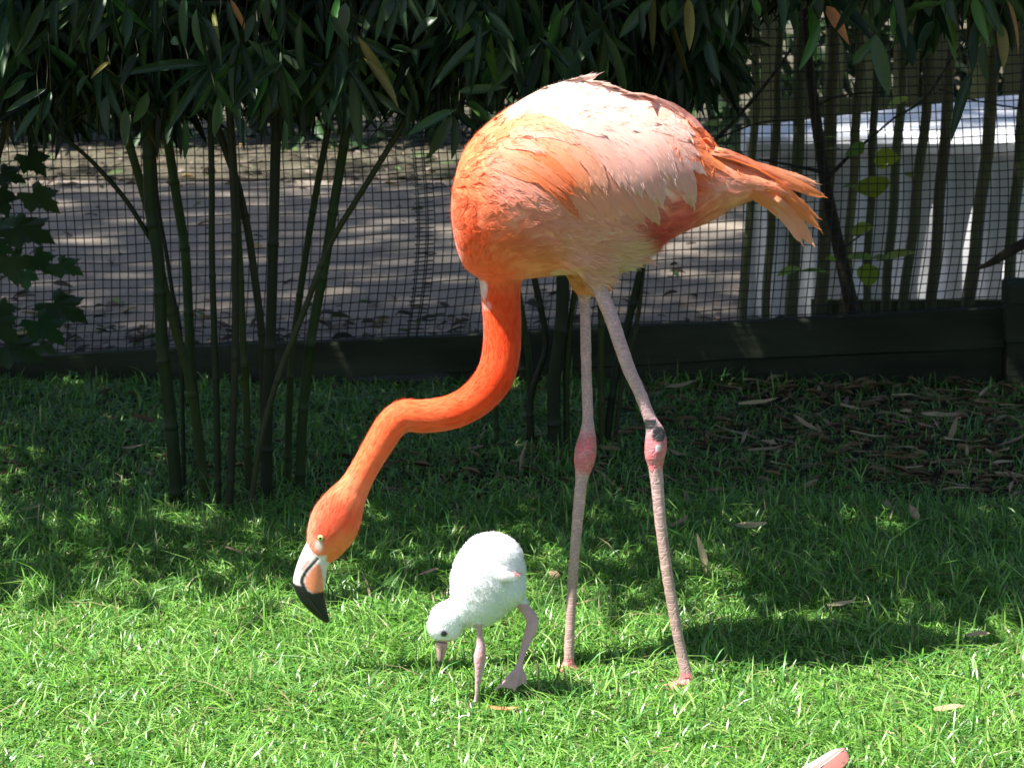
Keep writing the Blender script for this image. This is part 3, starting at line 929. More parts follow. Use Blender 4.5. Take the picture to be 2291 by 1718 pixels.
def pack(n, xr_, yfun, Yr, seed, Lr=(0.09, 0.17)):
    r = np.random.default_rng(seed)
    x = r.uniform(xr_[0], xr_[1], n)
    Y = r.uniform(Yr[0], Yr[1], n)
    L = r.uniform(Lr[0], Lr[1], n)
    e = yfun(x) + 34 * np.sin(x / 47.0) + 24 * np.sin(x / 19.0 + 1)
    y = e - 20 - L * 1150 - np.abs(r.uniform(-0.05, 1, n)) ** 1.2 * (e + 330)
    R = np.array([at(a_, b_, c_) for a_, b_, c_ in zip(x, y, Y)])
    ang = r.normal(0, 0.55, n)
    D = np.stack([np.sin(ang), r.uniform(-0.6, 0.5, n), -np.cos(ang)], 1)
    N = np.stack([r.normal(0, 0.6, n), -np.ones(n), r.uniform(-0.2, 1, n)], 1)
    c = np.array([0.024, 0.050, 0.024]) * r.uniform(0.35, 1.5, n)[:, None]
    yl = r.random(n) < 0.05
    c[yl] = np.array([0.17, 0.15, 0.04]) * r.uniform(0.5, 1.2, yl.sum())[:, None]
    return leaves_np(R, D, L, L * r.uniform(0.11, 0.17, n), N, c), x
def canopy(n, xr_, seed, ymax=2.75):
    """the leaf roof above the picture: shades the ground behind the birds"""
    r = np.random.default_rng(seed)
    x = r.uniform(xr_[0], xr_[1], n)
    z = 1.12 + r.random(n) ** 0.8 * 1.6
    Y0 = np.where(x > -0.5, 0.15, 0.20) - 0.19 * (z - 0.9) + 0.05 * np.sin(x * 3.1 + 1) + 0.04 * np.sin(x * 7.7)
    Y = Y0 + r.random(n) ** np.where(x > -0.5, 1.05, 0.80) * (ymax - Y0)
    zmin = 1.3 + (Y + 4.5) * (-0.0645) + 0.24       # stay above the top of the frame
    z = np.maximum(z, zmin + 0.1 * r.random(n))
    R = np.stack([x, Y, z], 1)
    a_ = r.uniform(0, 6.283, n)
    D = np.stack([np.cos(a_), np.sin(a_), r.uniform(-1.2, 0.1, n)], 1)
    N = np.stack([r.normal(0, 0.5, n), r.normal(0, 0.5, n), np.ones(n)], 1)
    c = np.array([0.045, 0.10, 0.035]) * r.uniform(0.5, 1.5, n)[:, None]
    L = r.uniform(0.13, 0.21, n)
    return leaves_np(R, D, L, L * r.uniform(0.17, 0.24, n), N, c)
def merge(a_, *bs_):
    for b_ in bs_:
        V = np.vstack(b_.V); T = np.vstack(b_.T); C = np.vstack(b_.C)
        T0 = np.vstack(b_.T)
        a_.add(V, T0, C)
    return a_
fl = merge(pack(5400, (-420, 905), edge, (0.95, 2.2), 11)[0], canopy(11000, (-4.2, -0.25), 12))
link('foliage', fl.mesh('foliage'), M['leaf_attr'], bam_left, 'stuff')
fm = merge(pack(5600, (905, 1600), edge, (0.95, 2.2), 13)[0], canopy(6000, (-0.25, 0.75), 14))
link('foliage', fm.mesh('foliage'), M['leaf_attr'], bam_mid, 'stuff')
fr_ = merge(pack(800, (1580, 2600), edge, (0.9, 1.9), 15)[0], canopy(4600, (0.75, 2.6), 16, 2.8))
link('foliage', fr_.mesh('foliage'), M['leaf_attr'], bam_right, 'stuff')
# fine twigs in the leaf mass
for par, xa, xb, cnt in ((bam_left, -200, 905, 170), (bam_mid, 905, 1580, 110), (bam_right, 1580, 2500, 70)):
    for i in range(cnt):
        px = random.uniform(xa, xb); py = random.uniform(-150, edge(px) - 10); Y = random.uniform(0.9, 2.0)
        a_ = np.array(at(px, py, Y))
        q = a_ + np.array([random.uniform(-0.14, 0.14), random.uniform(-.05, .05), random.uniform(0.06, 0.26)])
        tv, tt = tube(np.array([a_, (a_ + q) / 2 + np.array([random.uniform(-.02, .02), 0, 0]), q]), np.array([0.0008, 0.0013, 0.002]), 4, n=6)
        twigs[par.name].add(tv, tt, CG[3] * random.uniform(0.4, 0.8))
    link('twigs', twigs[par.name].mesh('twigs'), M['culm'], par, 'stuff')
# ------------------------------------------------------------------ the flamingo
def Dp(x, y):                    # traced on a 2212-px-wide view
    return (x * K, y * K)
def Zp(x, y):                    # traced on the enlarged body view
    return (960 + x / 2.3532, 120 + y / 2.3532)
def Lp(x, y):                    # traced on the enlarged leg view
    return (1180 + x / 1.5659, 580 + y / 1.5651)
S = 1 / 1490.0                   # metres per photo pixel at the birds

def remesh(V, T, voxel, smooth=6, name='body'):
    me = mesh_tris(name, V, T)
    o = bpy.data.objects.new('tmp', me); COL.objects.link(o)
    m1 = o.modifiers.new('r', 'REMESH'); m1.mode = 'VOXEL'; m1.voxel_size = voxel; m1.adaptivity = 0.0
    m2 = o.modifiers.new('s', 'SMOOTH'); m2.factor = 0.5; m2.iterations = smooth
    dg = bpy.context.evaluated_depsgraph_get()
    ev = o.evaluated_get(dg)
    out = bpy.data.meshes.new_from_object(ev)
    bpy.data.objects.remove(o)
    n = len(out.vertices)
    co = np.zeros(n * 3, np.float32); out.vertices.foreach_get('co', co)
    nm = np.zeros(n * 3, np.float32); out.vertices.foreach_get('normal', nm)
    out.polygons.foreach_set('use_smooth', np.ones(len(out.polygons), bool))
    out.name = name
    return out, co.reshape(-1, 3).astype(float), nm.reshape(-1, 3).astype(float)

def px_tube(acc, pts, r_px, Yv, sides=20, n=40, aspect=None):
    Yv = np.broadcast_to(np.asarray(Yv, float), (len(pts),))
    P = np.array([tuple(at(x, y, yy)) for (x, y), yy in zip(pts, Yv)])
    R = np.array([r / (F / ((at(x, y, yy) - CAM).length)) for (x, y), yy, r in zip(pts, Yv, r_px)])
    acc.add(*tube(P, R, sides, n=n, aspect=aspect))
    return P, R

near_foot = gnd(*Lp(562, 1512)); far_foot = gnd(*Lp(143, 1462))
bird = thing('flamingo', 'tall orange-pink adult flamingo bending its long neck down over the white chick', 'flamingo', (near_foot.x * .5 + far_foot.x * .5, (near_foot.y + far_foot.y) / 2, 0))

# --- body: upright slices from breast to rump
sl = [(975, 428, 470, .020), (980, 400, 505, .048), (990, 358, 548, .070), (1008, 318, 582, .088), (1040, 280, 600, .103), (1090, 240, 606, .116), (1150, 203, 600, .126), (1200, 182, 594, .130), (1250, 172, 590, .131), (1300, 182, 590, .128),
      (1350, 200, 577, .122), (1400, 211, 548, .112), (1440, 230, 522, .100), (1480, 258, 500, .086), (1515, 292, 482, .070), (1550, 325, 462, .054), (1590, 350, 444, .042), (1630, 370, 430, .034), (1665, 384, 420, .026), (1690, 394, 412, .016)]
sl = catmull(np.array(sl, float), 64)
accB = Acc()
V = []; ns = 36
for (x, yt, yb, hw) in sl:
    a_, b_ = at(x * K, yt * K, 0.0), at(x * K, yb * K, 0.0)
    for j in range(ns):
        th = 2 * math.pi * j / ns
        c, s = math.cos(th), math.sin(th)
        q = 0.90
        zc = np.sign(s) * abs(s) ** q
        yc = np.sign(c) * abs(c) ** q
        tz = (zc + 1) / 2
        wfac = 1.0 - 0.16 * max(0, -s) + 0.02 * max(0, s)
        V.append(((a_.x + b_.x) / 2, hw * yc * wfac, b_.z + (a_.z - b_.z) * tz))
T = []
m = len(sl)
for i in range(m - 1):
    for j in range(ns):
        j2 = (j + 1) % ns
        p, q, r_, s_ = i * ns + j, i * ns + j2, (i + 1) * ns + j2, (i + 1) * ns + j
        T += [(p, r_, q), (p, s_, r_)]
for j in range(1, ns - 1):
    T += [(0, j, j + 1), ((m - 1) * ns, (m - 1) * ns + j + 1, (m - 1) * ns + j)]
accB.add(V, T)
# folded wing: a low bulge along the flank, both sides
for sgn in (-1, 1):
    pts = [Zp(330, 560), Zp(520, 600), Zp(760, 640), Zp(980, 690), Zp(1170, 740), Zp(1290, 760)]
    yy = np.array([-.070, -.092, -.100, -.094, -.080, -.066]) * (1 if sgn < 0 else -1)
    px_tube(accB, pts, [40, 66, 76, 72, 58, 26], yy, aspect=[.42] * 6)
# undertail roll, pale
px_tube(accB, [Zp(1250, 860), Zp(1420, 800), Zp(1560, 735), Zp(1700, 700), Zp(1810, 700)], [42, 44, 38, 30, 14], 0.0, aspect=[1.1, 1.0, .9, .8, .7])
# --- neck and head
neck_pts = [Dp(1085, 470), Dp(1085, 540), Dp(1082, 590), Dp(1082, 640), Dp(1085, 700), Dp(1083, 760), Dp(1068, 815), Dp(1028, 862), Dp(975, 890), Dp(915, 899), Dp(872, 898), Dp(845, 918), Dp(824, 950), Dp(803, 985), Dp(783, 1020), Dp(765, 1052), Dp(745, 1085)]
neck_r = np.array([88, 72, 50, 43, 41.5, 41.5, 42, 39.5, 37.5, 36.5, 35, 34, 32.5, 31, 30.5, 34, 44]) * K
neckY = np.array([0, 0, 0, -.003, -.006, -.010, -.016, -.024, -.03, -.034, -.038, -.042, -.046, -.05, -.054, -.057, -.06])
NP_, NR_ = px_tube(accB, neck_pts, neck_r, neckY, 24, 110, aspect=[1.1, 1.05] + [1.0] * 12 + [1.0, .92, .80])
head_pts = [Dp(756, 1065), Dp(742, 1090), Dp(728, 1118), Dp(716, 1146), Dp(704, 1172), Dp(694, 1192), Dp(688, 1204)]
head_r = np.array([38, 47, 54, 53, 45, 36, 29]) * K
HY0 = -0.060
HP_, HR_ = px_tube(accB, head_pts, head_r, HY0, 24, 30, aspect=[.85, .76, .70, .66, .62, .60, .58])
# --- legs
hipN, hipF = -0.055, 0.055
nl = [(215, 20, 52), (240, 75, 34), (258, 115, 27), (300, 222, 26), (350, 370, 24.5), (395, 470, 23), (428, 556, 24), (448, 606, 35), (450, 650, 40), (447, 690, 37), (450, 735, 26), (460, 850, 22.5), (470, 950, 21.5), (490, 1100, 21), (515, 1250, 20.5), (540, 1380, 20), (554, 1440, 23), (566, 1492, 30), (560, 1512, 20)]
fl_ = [(190, 30, 55), (196, 90, 46), (200, 140, 21), (205, 300, 20), (208, 450, 20), (212, 560, 21), (210, 620, 31), (203, 675, 40), (198, 718, 35), (190, 770, 23.5), (182, 850, 22), (168, 1000, 19.5), (157, 1150, 18.5), (149, 1300, 18.5), (144, 1440, 20), (141, 1466, 22)]
def legY(pts, y0, y1):
    z = np.array([p[1] for p in pts], float)
    t = (z - z[0]) / (z[-1] - z[0])
    return y0 + (y1 - y0) * t
nlY = legY(nl, hipN, near_foot.y); flY = legY(fl_, hipF, far_foot.y)
LN, LNr = px_tube(accB, [Lp(a, b) for a, b, c in nl], [c / 1.566 for a, b, c in nl], nlY, 20, 110)
LF, LFr = px_tube(accB, [Lp(a, b) for a, b, c in fl_], [c / 1.566 for a, b, c in fl_], flY, 20, 110)
# thigh of the near leg
px_tube(accB, [Zp(640, 930), Zp(760, 985), Zp(860, 1060), Zp(885, 1115), Zp(898, 1170), Zp(908, 1205)], [40, 66, 60, 40, 26, 17], [-.050, -.058, -.060, -.058, -.056, -.055], aspect=[.6, .7, .75, .8, .9, 1])
px_tube(accB, [Zp(860, 990), Zp(980, 1010), Zp(1080, 1030), Zp(1140, 1050)], [52, 50, 40, 14], [-.052, -.052, -.050, -.046], aspect=[.6, .55, .5, .5])
# far thigh
px_tube(accB, [Zp(820, 1060), Zp(850, 1150), Zp(860, 1230), Zp(862, 1268)], [60, 54, 42, 34], [.03, .05, .055, .055], aspect=[.8] * 4)
# --- feet: three webbed toes each
def foot(base, ang, sc):
    bx, by = base
    tips = []
    for k, da in enumerate((-0.55, 0.0, 0.55)):
        a_ = ang + da
        tip = np.array([bx + math.cos(a_) * 0.085 * sc, by + math.sin(a_) * 0.085 * sc, -0.010])
        mid = np.array([bx + math.cos(a_) * 0.045 * sc, by + math.sin(a_) * 0.045 * sc, -0.003])
        accB.add(*tube(np.array([[bx, by, 0.012], mid, tip]), np.array([0.012, 0.0085, 0.005]) * sc, 10, n=12))
        tips.append(tip)
    web = []
    o0 = np.array([bx, by, 0.002])
    for k in range(2):
        m_ = (tips[k] + tips[k + 1]) / 2 * 0.8 + o0 * 0.2
        q = [o0, o0 * 0.2 + tips[k] * 0.8, m_, o0 * 0.2 + tips[k + 1] * 0.8]
        Vq = np.array([p + np.array([0, 0, d]) for d in (-0.004, 0.004) for p in q])
        accB.add(Vq, [(0, 2, 1), (0, 3, 2), (4, 5, 6), (4, 6, 7), (0, 1, 5), (0, 5, 4), (1, 2, 6), (1, 6, 5), (2, 3, 7), (2, 7, 6), (3, 0, 4), (3, 4, 7)])
    accB.add(*tube(np.array([[bx, by, 0.02], [bx - math.cos(ang) * 0.022, by - math.sin(ang) * 0.022, 0.006]]), np.array([0.008, 0.004]), 8))
foot((near_foot.x, near_foot.y), math.pi + 0.25, 1.0)
foot((far_foot.x, far_foot.y), math.pi + 0.1, 1.0)
bodyme, BV, BN = remesh(np.vstack(accB.V), np.vstack(accB.T), 0.0030, 7, 'body')
dg_bm = bmesh.new(); dg_bm.from_mesh(bodyme)
TREE = BVHTree.FromBMesh(dg_bm); dg_bm.free()

# --- pigment
CP = []
for x, y, c in [(350, 1350, (235, 78, 26)), (330, 1150, (240, 108, 52)), (240, 980, (238, 112, 62)), (150, 900, (240, 118, 66)), (140, 700, (241, 126, 76)), (250, 720, (238, 132, 88)), (190, 520, (243, 138, 88)), (330, 350, (245, 152, 108)), (480, 300, (251, 205, 182)), (700, 190, (252, 224, 210)),
                (900, 160, (253, 230, 220)), (900, 340, (251, 212, 196)), (1200, 340, (250, 205, 188)), (550, 600, (240, 132, 72)), (700, 600, (242, 146, 92)), (400, 600, (239, 156, 126)), (430, 730, (236, 166, 144)), (850, 650, (244, 172, 138)), (1050, 650, (247, 196, 175)), (1250, 650, (247, 202, 186)),
                (1360, 660, (238, 104, 48)), (1450, 560, (244, 130, 70)), (1600, 600, (245, 140, 86)), (1550, 700, (244, 182, 160)), (1700, 700, (242, 165, 135)), (1350, 860, (222, 98, 90)), (1200, 960, (212, 84, 76)), (1450, 820, (240, 150, 115)), (1560, 760, (240, 160, 128)), (600, 900, (238, 162, 136)), (800, 1000, (238, 178, 154)),
                (1050, 1030, (240, 195, 170)), (1000, 1130, (238, 204, 182)), (430, 980, (238, 132, 82)), (600, 1080, (236, 148, 98)), (850, 1150, (236, 182, 158)), (320, 850, (238, 138, 96)), (500, 820, (238, 158, 130)), (870, 1230, (232, 150, 95)), (1500, 480, (246, 150, 100)), (450, 450, (245, 150, 105))]:
    CP.append((*Zp(x, y), *srgb(*c)))
for x, y, c in [(1084, 720, (234, 72, 22)), (1062, 830, (234, 70, 21)), (1000, 885, (236, 80, 30)), (930, 900, (238, 94, 46)), (860, 905, (238, 102, 55)), (800, 990, (240, 112, 66)), (768, 1050, (241, 126, 84)), (730, 1105, (235, 94, 60)), (700, 1130, (235, 96, 64)), (745, 1170, (240, 132, 74)), (715, 1200, (240, 130, 66)), (672, 1130, (240, 140, 108)), (668, 1165, (240, 150, 122))]:
    CP.append((*Dp(x, y), *srgb(*c)))
CP = np.array(CP)
def pigment(px):
    d2 = ((px[:, None, :] - CP[None, :, :2]) ** 2).sum(2) + 60.0
    w = d2 ** -1.9
    return (w[:, :, None] * CP[None, :, 2:]).sum(1) / w.sum(1)[:, None]
def pxof(P):                     # pigment is the same on both sides of the bird
    Q = np.array(P, float); Q[:, 1] = np.where(np.abs(Q[:, 1]) < 0.2, -0.04, Q[:, 1])
    return proj(Q)
BPX = pxof(BV)
bcol = np.zeros((len(BV), 3))
for s in range(0, len(BV), 20000):
    bcol[s:s + 20000] = pigment(BPX[s:s + 20000])
def polyd(P, C, R):
    """distance to a polyline in radii, and parameter along it"""
    Cc = catmull(np.hstack([C, R[:, None]]), 160)
    best = np.full(len(P), 1e9); par = np.zeros(len(P))
    for i in range(160):
        d = np.linalg.norm(P - Cc[i, :3], axis=1) / Cc[i, 3]
        k_ = d < best
        best[k_] = d[k_]; par[k_] = i / 159
    return best, par
BR = proj(BV)
lowN = BR[:, 1] > Zp(0, 1205)[1]
lowF = BR[:, 1] > Zp(0, 1272)[1]
def leg_colour(zv, seed, P, dark):
    base = np.array(srgb(186, 150, 152)); tan = np.array(srgb(176, 146, 138)); red = np.array(srgb(204, 106, 112))
    n1 = vnoise(P, 60, seed); n2 = vnoise(P, 170, seed + 1)
    t = np.clip(zv, 0, 1)
    c = base * (1 - t)[:, None] + tan * t[:, None]
    c = c * (1 + 0.10 * n1 + 0.07 * n2)[:, None]
    return c, red, n1, n2
for (C, R, spec, near) in ((LN, LNr, nl, True), (LF, LFr, fl_, False)):
    d, par = polyd(BV, C, R)
    k_ = (d < 1.9) & (lowN if near else lowF) & ((BV[:, 0] > LF[4][0] + 0.024 + 0.0) if near and False else True)
    P = BV[k_]
    pz_ = proj(P)                # real pixel rows on the leg
    lx, ly = (pz_[:, 0] - 1180) * 1.5659, (pz_[:, 1] - 580) * 1.5651
    c, red, n1, n2 = leg_colour((ly - 560) / 500, 3, P, near)
    jy = 665 if near else 672
    rm = np.clip(1.25 - np.abs(ly - jy - 10 + 14 * n1) / (62 if near else 70), 0, 1)
    rm = np.clip(rm * 2.2, 0, 1) * np.clip(0.80 + 0.35 * n2 + 0.25 * vnoise(P, 260, 14), 0.3, 1)
    c = c * (1 - rm)[:, None] + red * rm[:, None] * (1 + 0.16 * n2 + 0.12 * vnoise(P, 320, 12))[:, None]
    if near:                     # dark crust on the ankle joint, with a pale spot
        g1 = np.exp(-(((lx - 428) / 30) ** 2 + ((ly - 578) / 24) ** 2)); g2 = np.exp(-(((lx - 460) / 28) ** 2 + ((ly - 612) / 32) ** 2))
        bm_ = np.clip((np.maximum(g1, g2) - 0.38 + 0.12 * n2) * 6, 0, 1)
        c = c * (1 - bm_)[:, None] + np.array([0.028, 0.028, 0.027]) * bm_[:, None] * (1 + 0.5 * n2)[:, None]
        wm = np.clip((np.exp(-(((lx - 458) / 13) ** 2 + ((ly - 660) / 18) ** 2)) - 0.4) * 4, 0, 1) * 0.8
        c = c * (1 - wm)[:, None] + np.array([0.7, 0.62, 0.62]) * wm[:, None]
        fm_ = np.clip((ly - 1440) / 40, 0, 1) * 0.8
        c = c * (1 - fm_)[:, None] + np.array(srgb(205, 105, 112)) * fm_[:, None]
    dirt = np.clip(vnoise(P, 45, 8) * 1.6 - 0.35, 0, 1) * np.clip((ly - 740) / 100, 0, 1) * np.clip((1250 - ly) / 200, 0, 1)
    c = c * (1 - 0.45 * dirt)[:, None]
    bcol[k_] = c
legmask = np.zeros(len(BV), bool)
for (C, R) in ((LN, LNr), (LF, LFr)):
    d, par = polyd(BV, C, R)
    legmask |= (d < 2.4) & (lowN if C is LN else lowF)
legmask |= BV[:, 2] < 0.10
fz = (zside := (BR[:, 1] > Zp(0, 1135)[1])) & (~legmask) & (BR[:, 0] > 1230) & (BR[:, 0] < 1420)
fark = fz & (BV[:, 1] > -0.012)
bcol[fark] = np.array(srgb(226, 150, 96)) * (1 + 0.08 * vnoise(BV[fark], 80, 9))[:, None]
nrk = fz & (~fark)
bcol[nrk] = np.array(srgb(238, 190, 168)) * (1 + 0.05 * vnoise(BV[nrk], 80, 9))[:, None]
bcol[(BV[:, 2] < 0.03)] = np.array(srgb(200, 115, 118))
# pale bare patches where the neck meets the breast, and the white face skin before the bill
def patch(cx, cy, rx, ry, c, amt=1.0, seed=4):
    g_ = np.exp(-(((BPX[:, 0] - cx) / rx) ** 2 + ((BPX[:, 1] - cy) / ry) ** 2)) + 0.18 * vnoise(BV, 120, seed)
    k_ = np.clip((g_ - 0.45) * 4, 0, 1) * amt
    bcol[:] = bcol * (1 - k_)[:, None] + np.array(srgb(*c)) * k_[:, None]
patch(1080, 655, 14, 30, (238, 222, 214), 0.85)
patch(1090, 690, 12, 14, (240, 200, 185), 0.5)
hx, hy = BPX[:, 0], BPX[:, 1]
lore = np.clip((hy - (1232 - 0.10 * (hx - 690))) / 5, 0, 1) * np.clip((735 - 0.12 * (hy - 1230) - hx) / 4, 0, 1) * (hy > 1200) * (hy < 1290)
lore = np.maximum(lore, np.clip(1.25 - np.hypot((hx - 716) / 9.5, (hy - 1206) / 15), 0, 1).clip(0, 1) * (hy > 1192))
lore *= (hx < 760)
bcol = bcol * (1 - lore)[:, None] + np.array(srgb(232, 226, 220)) * lore[:, None]
lk = np.where(legmask)[0]
BV[lk] += BN[lk] * (0.0004 * vnoise(BV[lk], 130, 15) + 0.0002 * vnoise(BV[lk], 300, 16))[:, None]
bodyme.vertices.foreach_set('co', BV.astype(np.float32).ravel())
setcol(bodyme, bcol)
body = link('body', bodyme, M['plume'], bird)
bodyme.materials.append(M['leg'])
pv = np.zeros(len(bodyme.loops), np.int32); bodyme.loops.foreach_get('vertex_index', pv)
ls = np.zeros(len(bodyme.polygons), np.int32); bodyme.polygons.foreach_get('loop_start', ls)
bodyme.polygons.foreach_set('material_index', legmask[pv[ls]].astype(np.int32))

# --- bill
sec = [(664, 1168, 716, 1205), (655, 1186, 712, 1217), (645, 1208, 707, 1229), (637, 1233, 705, 1245), (633, 1254, 703, 1262), (636, 1272, 700, 1280), (646, 1292, 702, 1296), (660, 1310, 705, 1311), (676, 1325, 708, 1325), (691, 1337, 711, 1336), (701, 1343, 711, 1341), (705, 1345, 709, 1344)]
hw = [.0125, .0135, .0140, .0142, .0142, .0138, .0125, .0108, .0085, .0058, .0032, .0012]
sec = catmull(np.hstack([np.array(sec, float) * K, np.array(hw)[:, None] * 3000]), 110)
V = []; nb = 72
for (xa, ya, xb, yb, h3) in sec:
    a_, b_ = np.array(at(xa, ya, HY0)), np.array(at(xb, yb, HY0))
    c_, e_ = (a_ + b_) / 2, (b_ - a_) / 2
    for j in range(nb):
        th = 2 * math.pi * j / nb
        V.append(c_ + e_ * math.cos(th) + np.array([0, h3 / 3000 * np.sign(math.sin(th)) * abs(math.sin(th)) ** 0.85, 0]))
V = np.array(V)
T = []
for i in range(109):
    for j in range(nb):
        j2 = (j + 1) % nb
        p, q, r_, s_ = i * nb + j, i * nb + j2, (i + 1) * nb + j2, (i + 1) * nb + j
        T += [(p, q, r_), (p, r_, s_)]
for j in range(1, nb - 1):
    T += [(0, j + 1, j), (109 * nb, 109 * nb + j, 109 * nb + j + 1)]
Q = V.copy(); Q[:, 1] = HY0 - 0.013
bp_ = proj(Q)
BZ = lambda x, y: (620 + x * 240 / 1171.0, 1080 + y * 0.20495)
def segd(P, pts):
    pts = np.array(pts, float); best = np.full(len(P), 1e9)
    for a_, b_ in zip(pts[:-1], pts[1:]):
        ab = b_ - a_; t = np.clip(((P - a_) @ ab) / (ab @ ab), 0, 1)
        best = np.minimum(best, np.linalg.norm(P - (a_ + t[:, None] * ab), axis=1))
    return best
def inpoly(P, pts):
    x, y = P[:, 0], P[:, 1]; c = np.zeros(len(P), bool)
    n_ = len(pts)
    for i in range(n_):
        (x1_, y1_), (x2_, y2_) = pts[i], pts[(i + 1) % n_]
        k_ = ((y1_ > y) != (y2_ > y)) & (x < (x2_ - x1_) * (y - y1_) / (y2_ - y1_ + 1e-9) + x1_)
        c ^= k_
    return c
gape = [BZ(445, 828), BZ(385, 895), BZ(325, 960), BZ(285, 1030), BZ(272, 1085), BZ(292, 1140), BZ(345, 1250), BZ(430, 1370), BZ(510, 1470), BZ(552, 1520)]
dg_ = segd(bp_, gape)
wbill = srgb(214, 202, 196)
bc = np.tile(np.array(wbill), (len(V), 1))
pinkbase = segd(bp_, [BZ(340, 850), BZ(270, 950)])
bc = np.where((pinkbase < 3.2)[:, None], np.array(srgb(196, 150, 146)), bc)
orange = inpoly(bp_, [BZ(448, 880), BZ(395, 925), BZ(335, 1000), BZ(305, 1080), BZ(330, 1150), BZ(380, 1200), BZ(505, 1200), BZ(500, 1060), BZ(490, 970), BZ(470, 900)])
bc = np.where(orange[:, None], np.array(srgb(238, 142, 104)), bc)
black = inpoly(bp_, [BZ(120, 1095), BZ(190, 1112), BZ(245, 1125), BZ(285, 1130), BZ(330, 1170), BZ(380, 1205), BZ(505, 1195), BZ(540, 1190), BZ(700, 1700), BZ(100, 1700)])
bc = np.where(black[:, None], np.array([0.012, 0.012, 0.013]), bc)
gw = np.interp(bp_[:, 1], [BZ(0, 820)[1], BZ(0, 900)[1], BZ(0, 1000)[1], BZ(0, 1150)[1]], [2.0, 3.2, 4.2, 5.0])
km = np.clip((gw - dg_) / 1.2 + 0.5, 0, 1)[:, None]
bc = bc * (1 - km) + np.array([0.012, 0.012, 0.013]) * km
g3 = bc.reshape(110, nb, 3)
for _ in range(1):
    g3 = (g3 * 2 + np.roll(g3, 1, 1) + np.roll(g3, -1, 1) + np.concatenate([g3[:1], g3[:-1]]) + np.concatenate([g3[1:], g3[-1:]])) / 6
bc = g3.reshape(-1, 3) * (1 + 0.07 * vnoise(V, 260, 6))[:, None]
# groove along the gape
grv = np.exp(-(dg_ / 2.2) ** 2) * 0.0018
V[:, 1] -= np.sign(V[:, 1] - HY0) * grv * (np.abs(V[:, 1] - HY0) > 0.002)
bill = link('bill', mesh_tris('bill', V, T, bc), M['bill'], bird)

def hit(px, py, lift=0.0):
    d = ray(px, py).normalized()
    h = TREE.ray_cast(CAM, d)
    return h[0] + h[1] * lift, h[1]
def disc(name, c, nrm, r, bulge, m, parent, seg=20, rings=5):
    x, y, z = frame(np.cross(nrm, [0.3, 0.1, 1]), nrm)
    V = [np.array(c) + np.array(nrm) * bulge]
    for i in range(1, rings + 1):
        q = i / rings
        for j in range(seg):
            a_ = 2 * math.pi * j / seg
            V.append(np.array(c) + (x * math.cos(a_) + y * math.sin(a_)) * r * q + np.array(nrm) * bulge * (1 - q * q))
    T = [(0, 1 + j, 1 + (j + 1) % seg) for j in range(seg)]
    for i in range(rings - 1):
        for j in range(seg):
            a_, b_ = 1 + i * seg + j, 1 + i * seg + (j + 1) % seg
            T += [(a_, a_ + seg, b_ + seg), (a_, b_ + seg, b_)]
    return link(name, mesh_tris(name, np.array(V), T), m, parent)
ec, en = hit(*BZ(478, 597), 0.0005)
en = np.array(en); en = en * 0.6 + np.array([0, -1, 0.1]) * 0.4; en /= np.linalg.norm(en)
for sgn in (1, -1):
    c_ = np.array(ec); n_ = en.copy()
    if sgn < 0:
        c_[1] = 2 * HY0 - c_[1]; n_[1] *= -1
    disc('eyelid', c_, n_, 0.0057, 0.0014, M['ring'], bird)
    e_ = disc('eye', c_ + n_ * 0.0011, n_, 0.0048, 0.0022, M['eye'], bird)
    disc('pupil', c_ + n_ * 0.0031, n_, 0.0019, 0.0004, M['black'], e_)

# --- flow of the plumage (photo pixels -> direction)
FP = []
for x, y, dx, dy in [(350, 1150, .3, -1), (250, 1000, .35, -.9), (300, 850, .85, -.35), (500, 950, 1, -.1), (800, 1000, 1, .08), (1050, 1000, 1, .12), (1000, 1120, 1, .15), (400, 350, .9, -.45), (700, 200, 1, -.2), (900, 300, 1, .2), (1200, 400, .8, .6), (500, 600, .8, .6), (800, 700, .7, .75),
                     (1100, 700, .55, .8), (1300, 600, .6, .8), (1450, 550, .95, .3), (1600, 720, 1, -.05), (1350, 880, 1, -.35), (180, 700, .8, .3), (200, 550, .8, -.2), (150, 850, .5, -.4), (350, 700, .9, .4), (600, 850, 1, .25), (1500, 800, 1, -.45)]:
    l_ = math.hypot(dx, dy)
    FP.append((*Zp(x, y), dx / l_, dy / l_))
FP = np.array(FP)
def flow(px):
    d2 = ((px[:, None, :] - FP[None, :, :2]) ** 2).sum(2) + 200.0
    w = d2 ** -1.6
    v = (w[:, :, None] * FP[None, :, 2:]).sum(1)
    return v / (np.linalg.norm(v, axis=1)[:, None] + 1e-9)

def surf(px, py, yguess=-0.1):
    """surface point of the bird seen at a pixel, else the closest one"""
    d = ray(px, py)
    h = TREE.ray_cast(CAM, d.normalized())
    if h[0] is not None:
        return np.array(h[0]), np.array(h[1]), True
    p = at(px, py, yguess)
    h = TREE.find_nearest(p)
    p = at(px, py, h[0].y)
    return np.array(p), np.array((0, -1, 0.1)), False

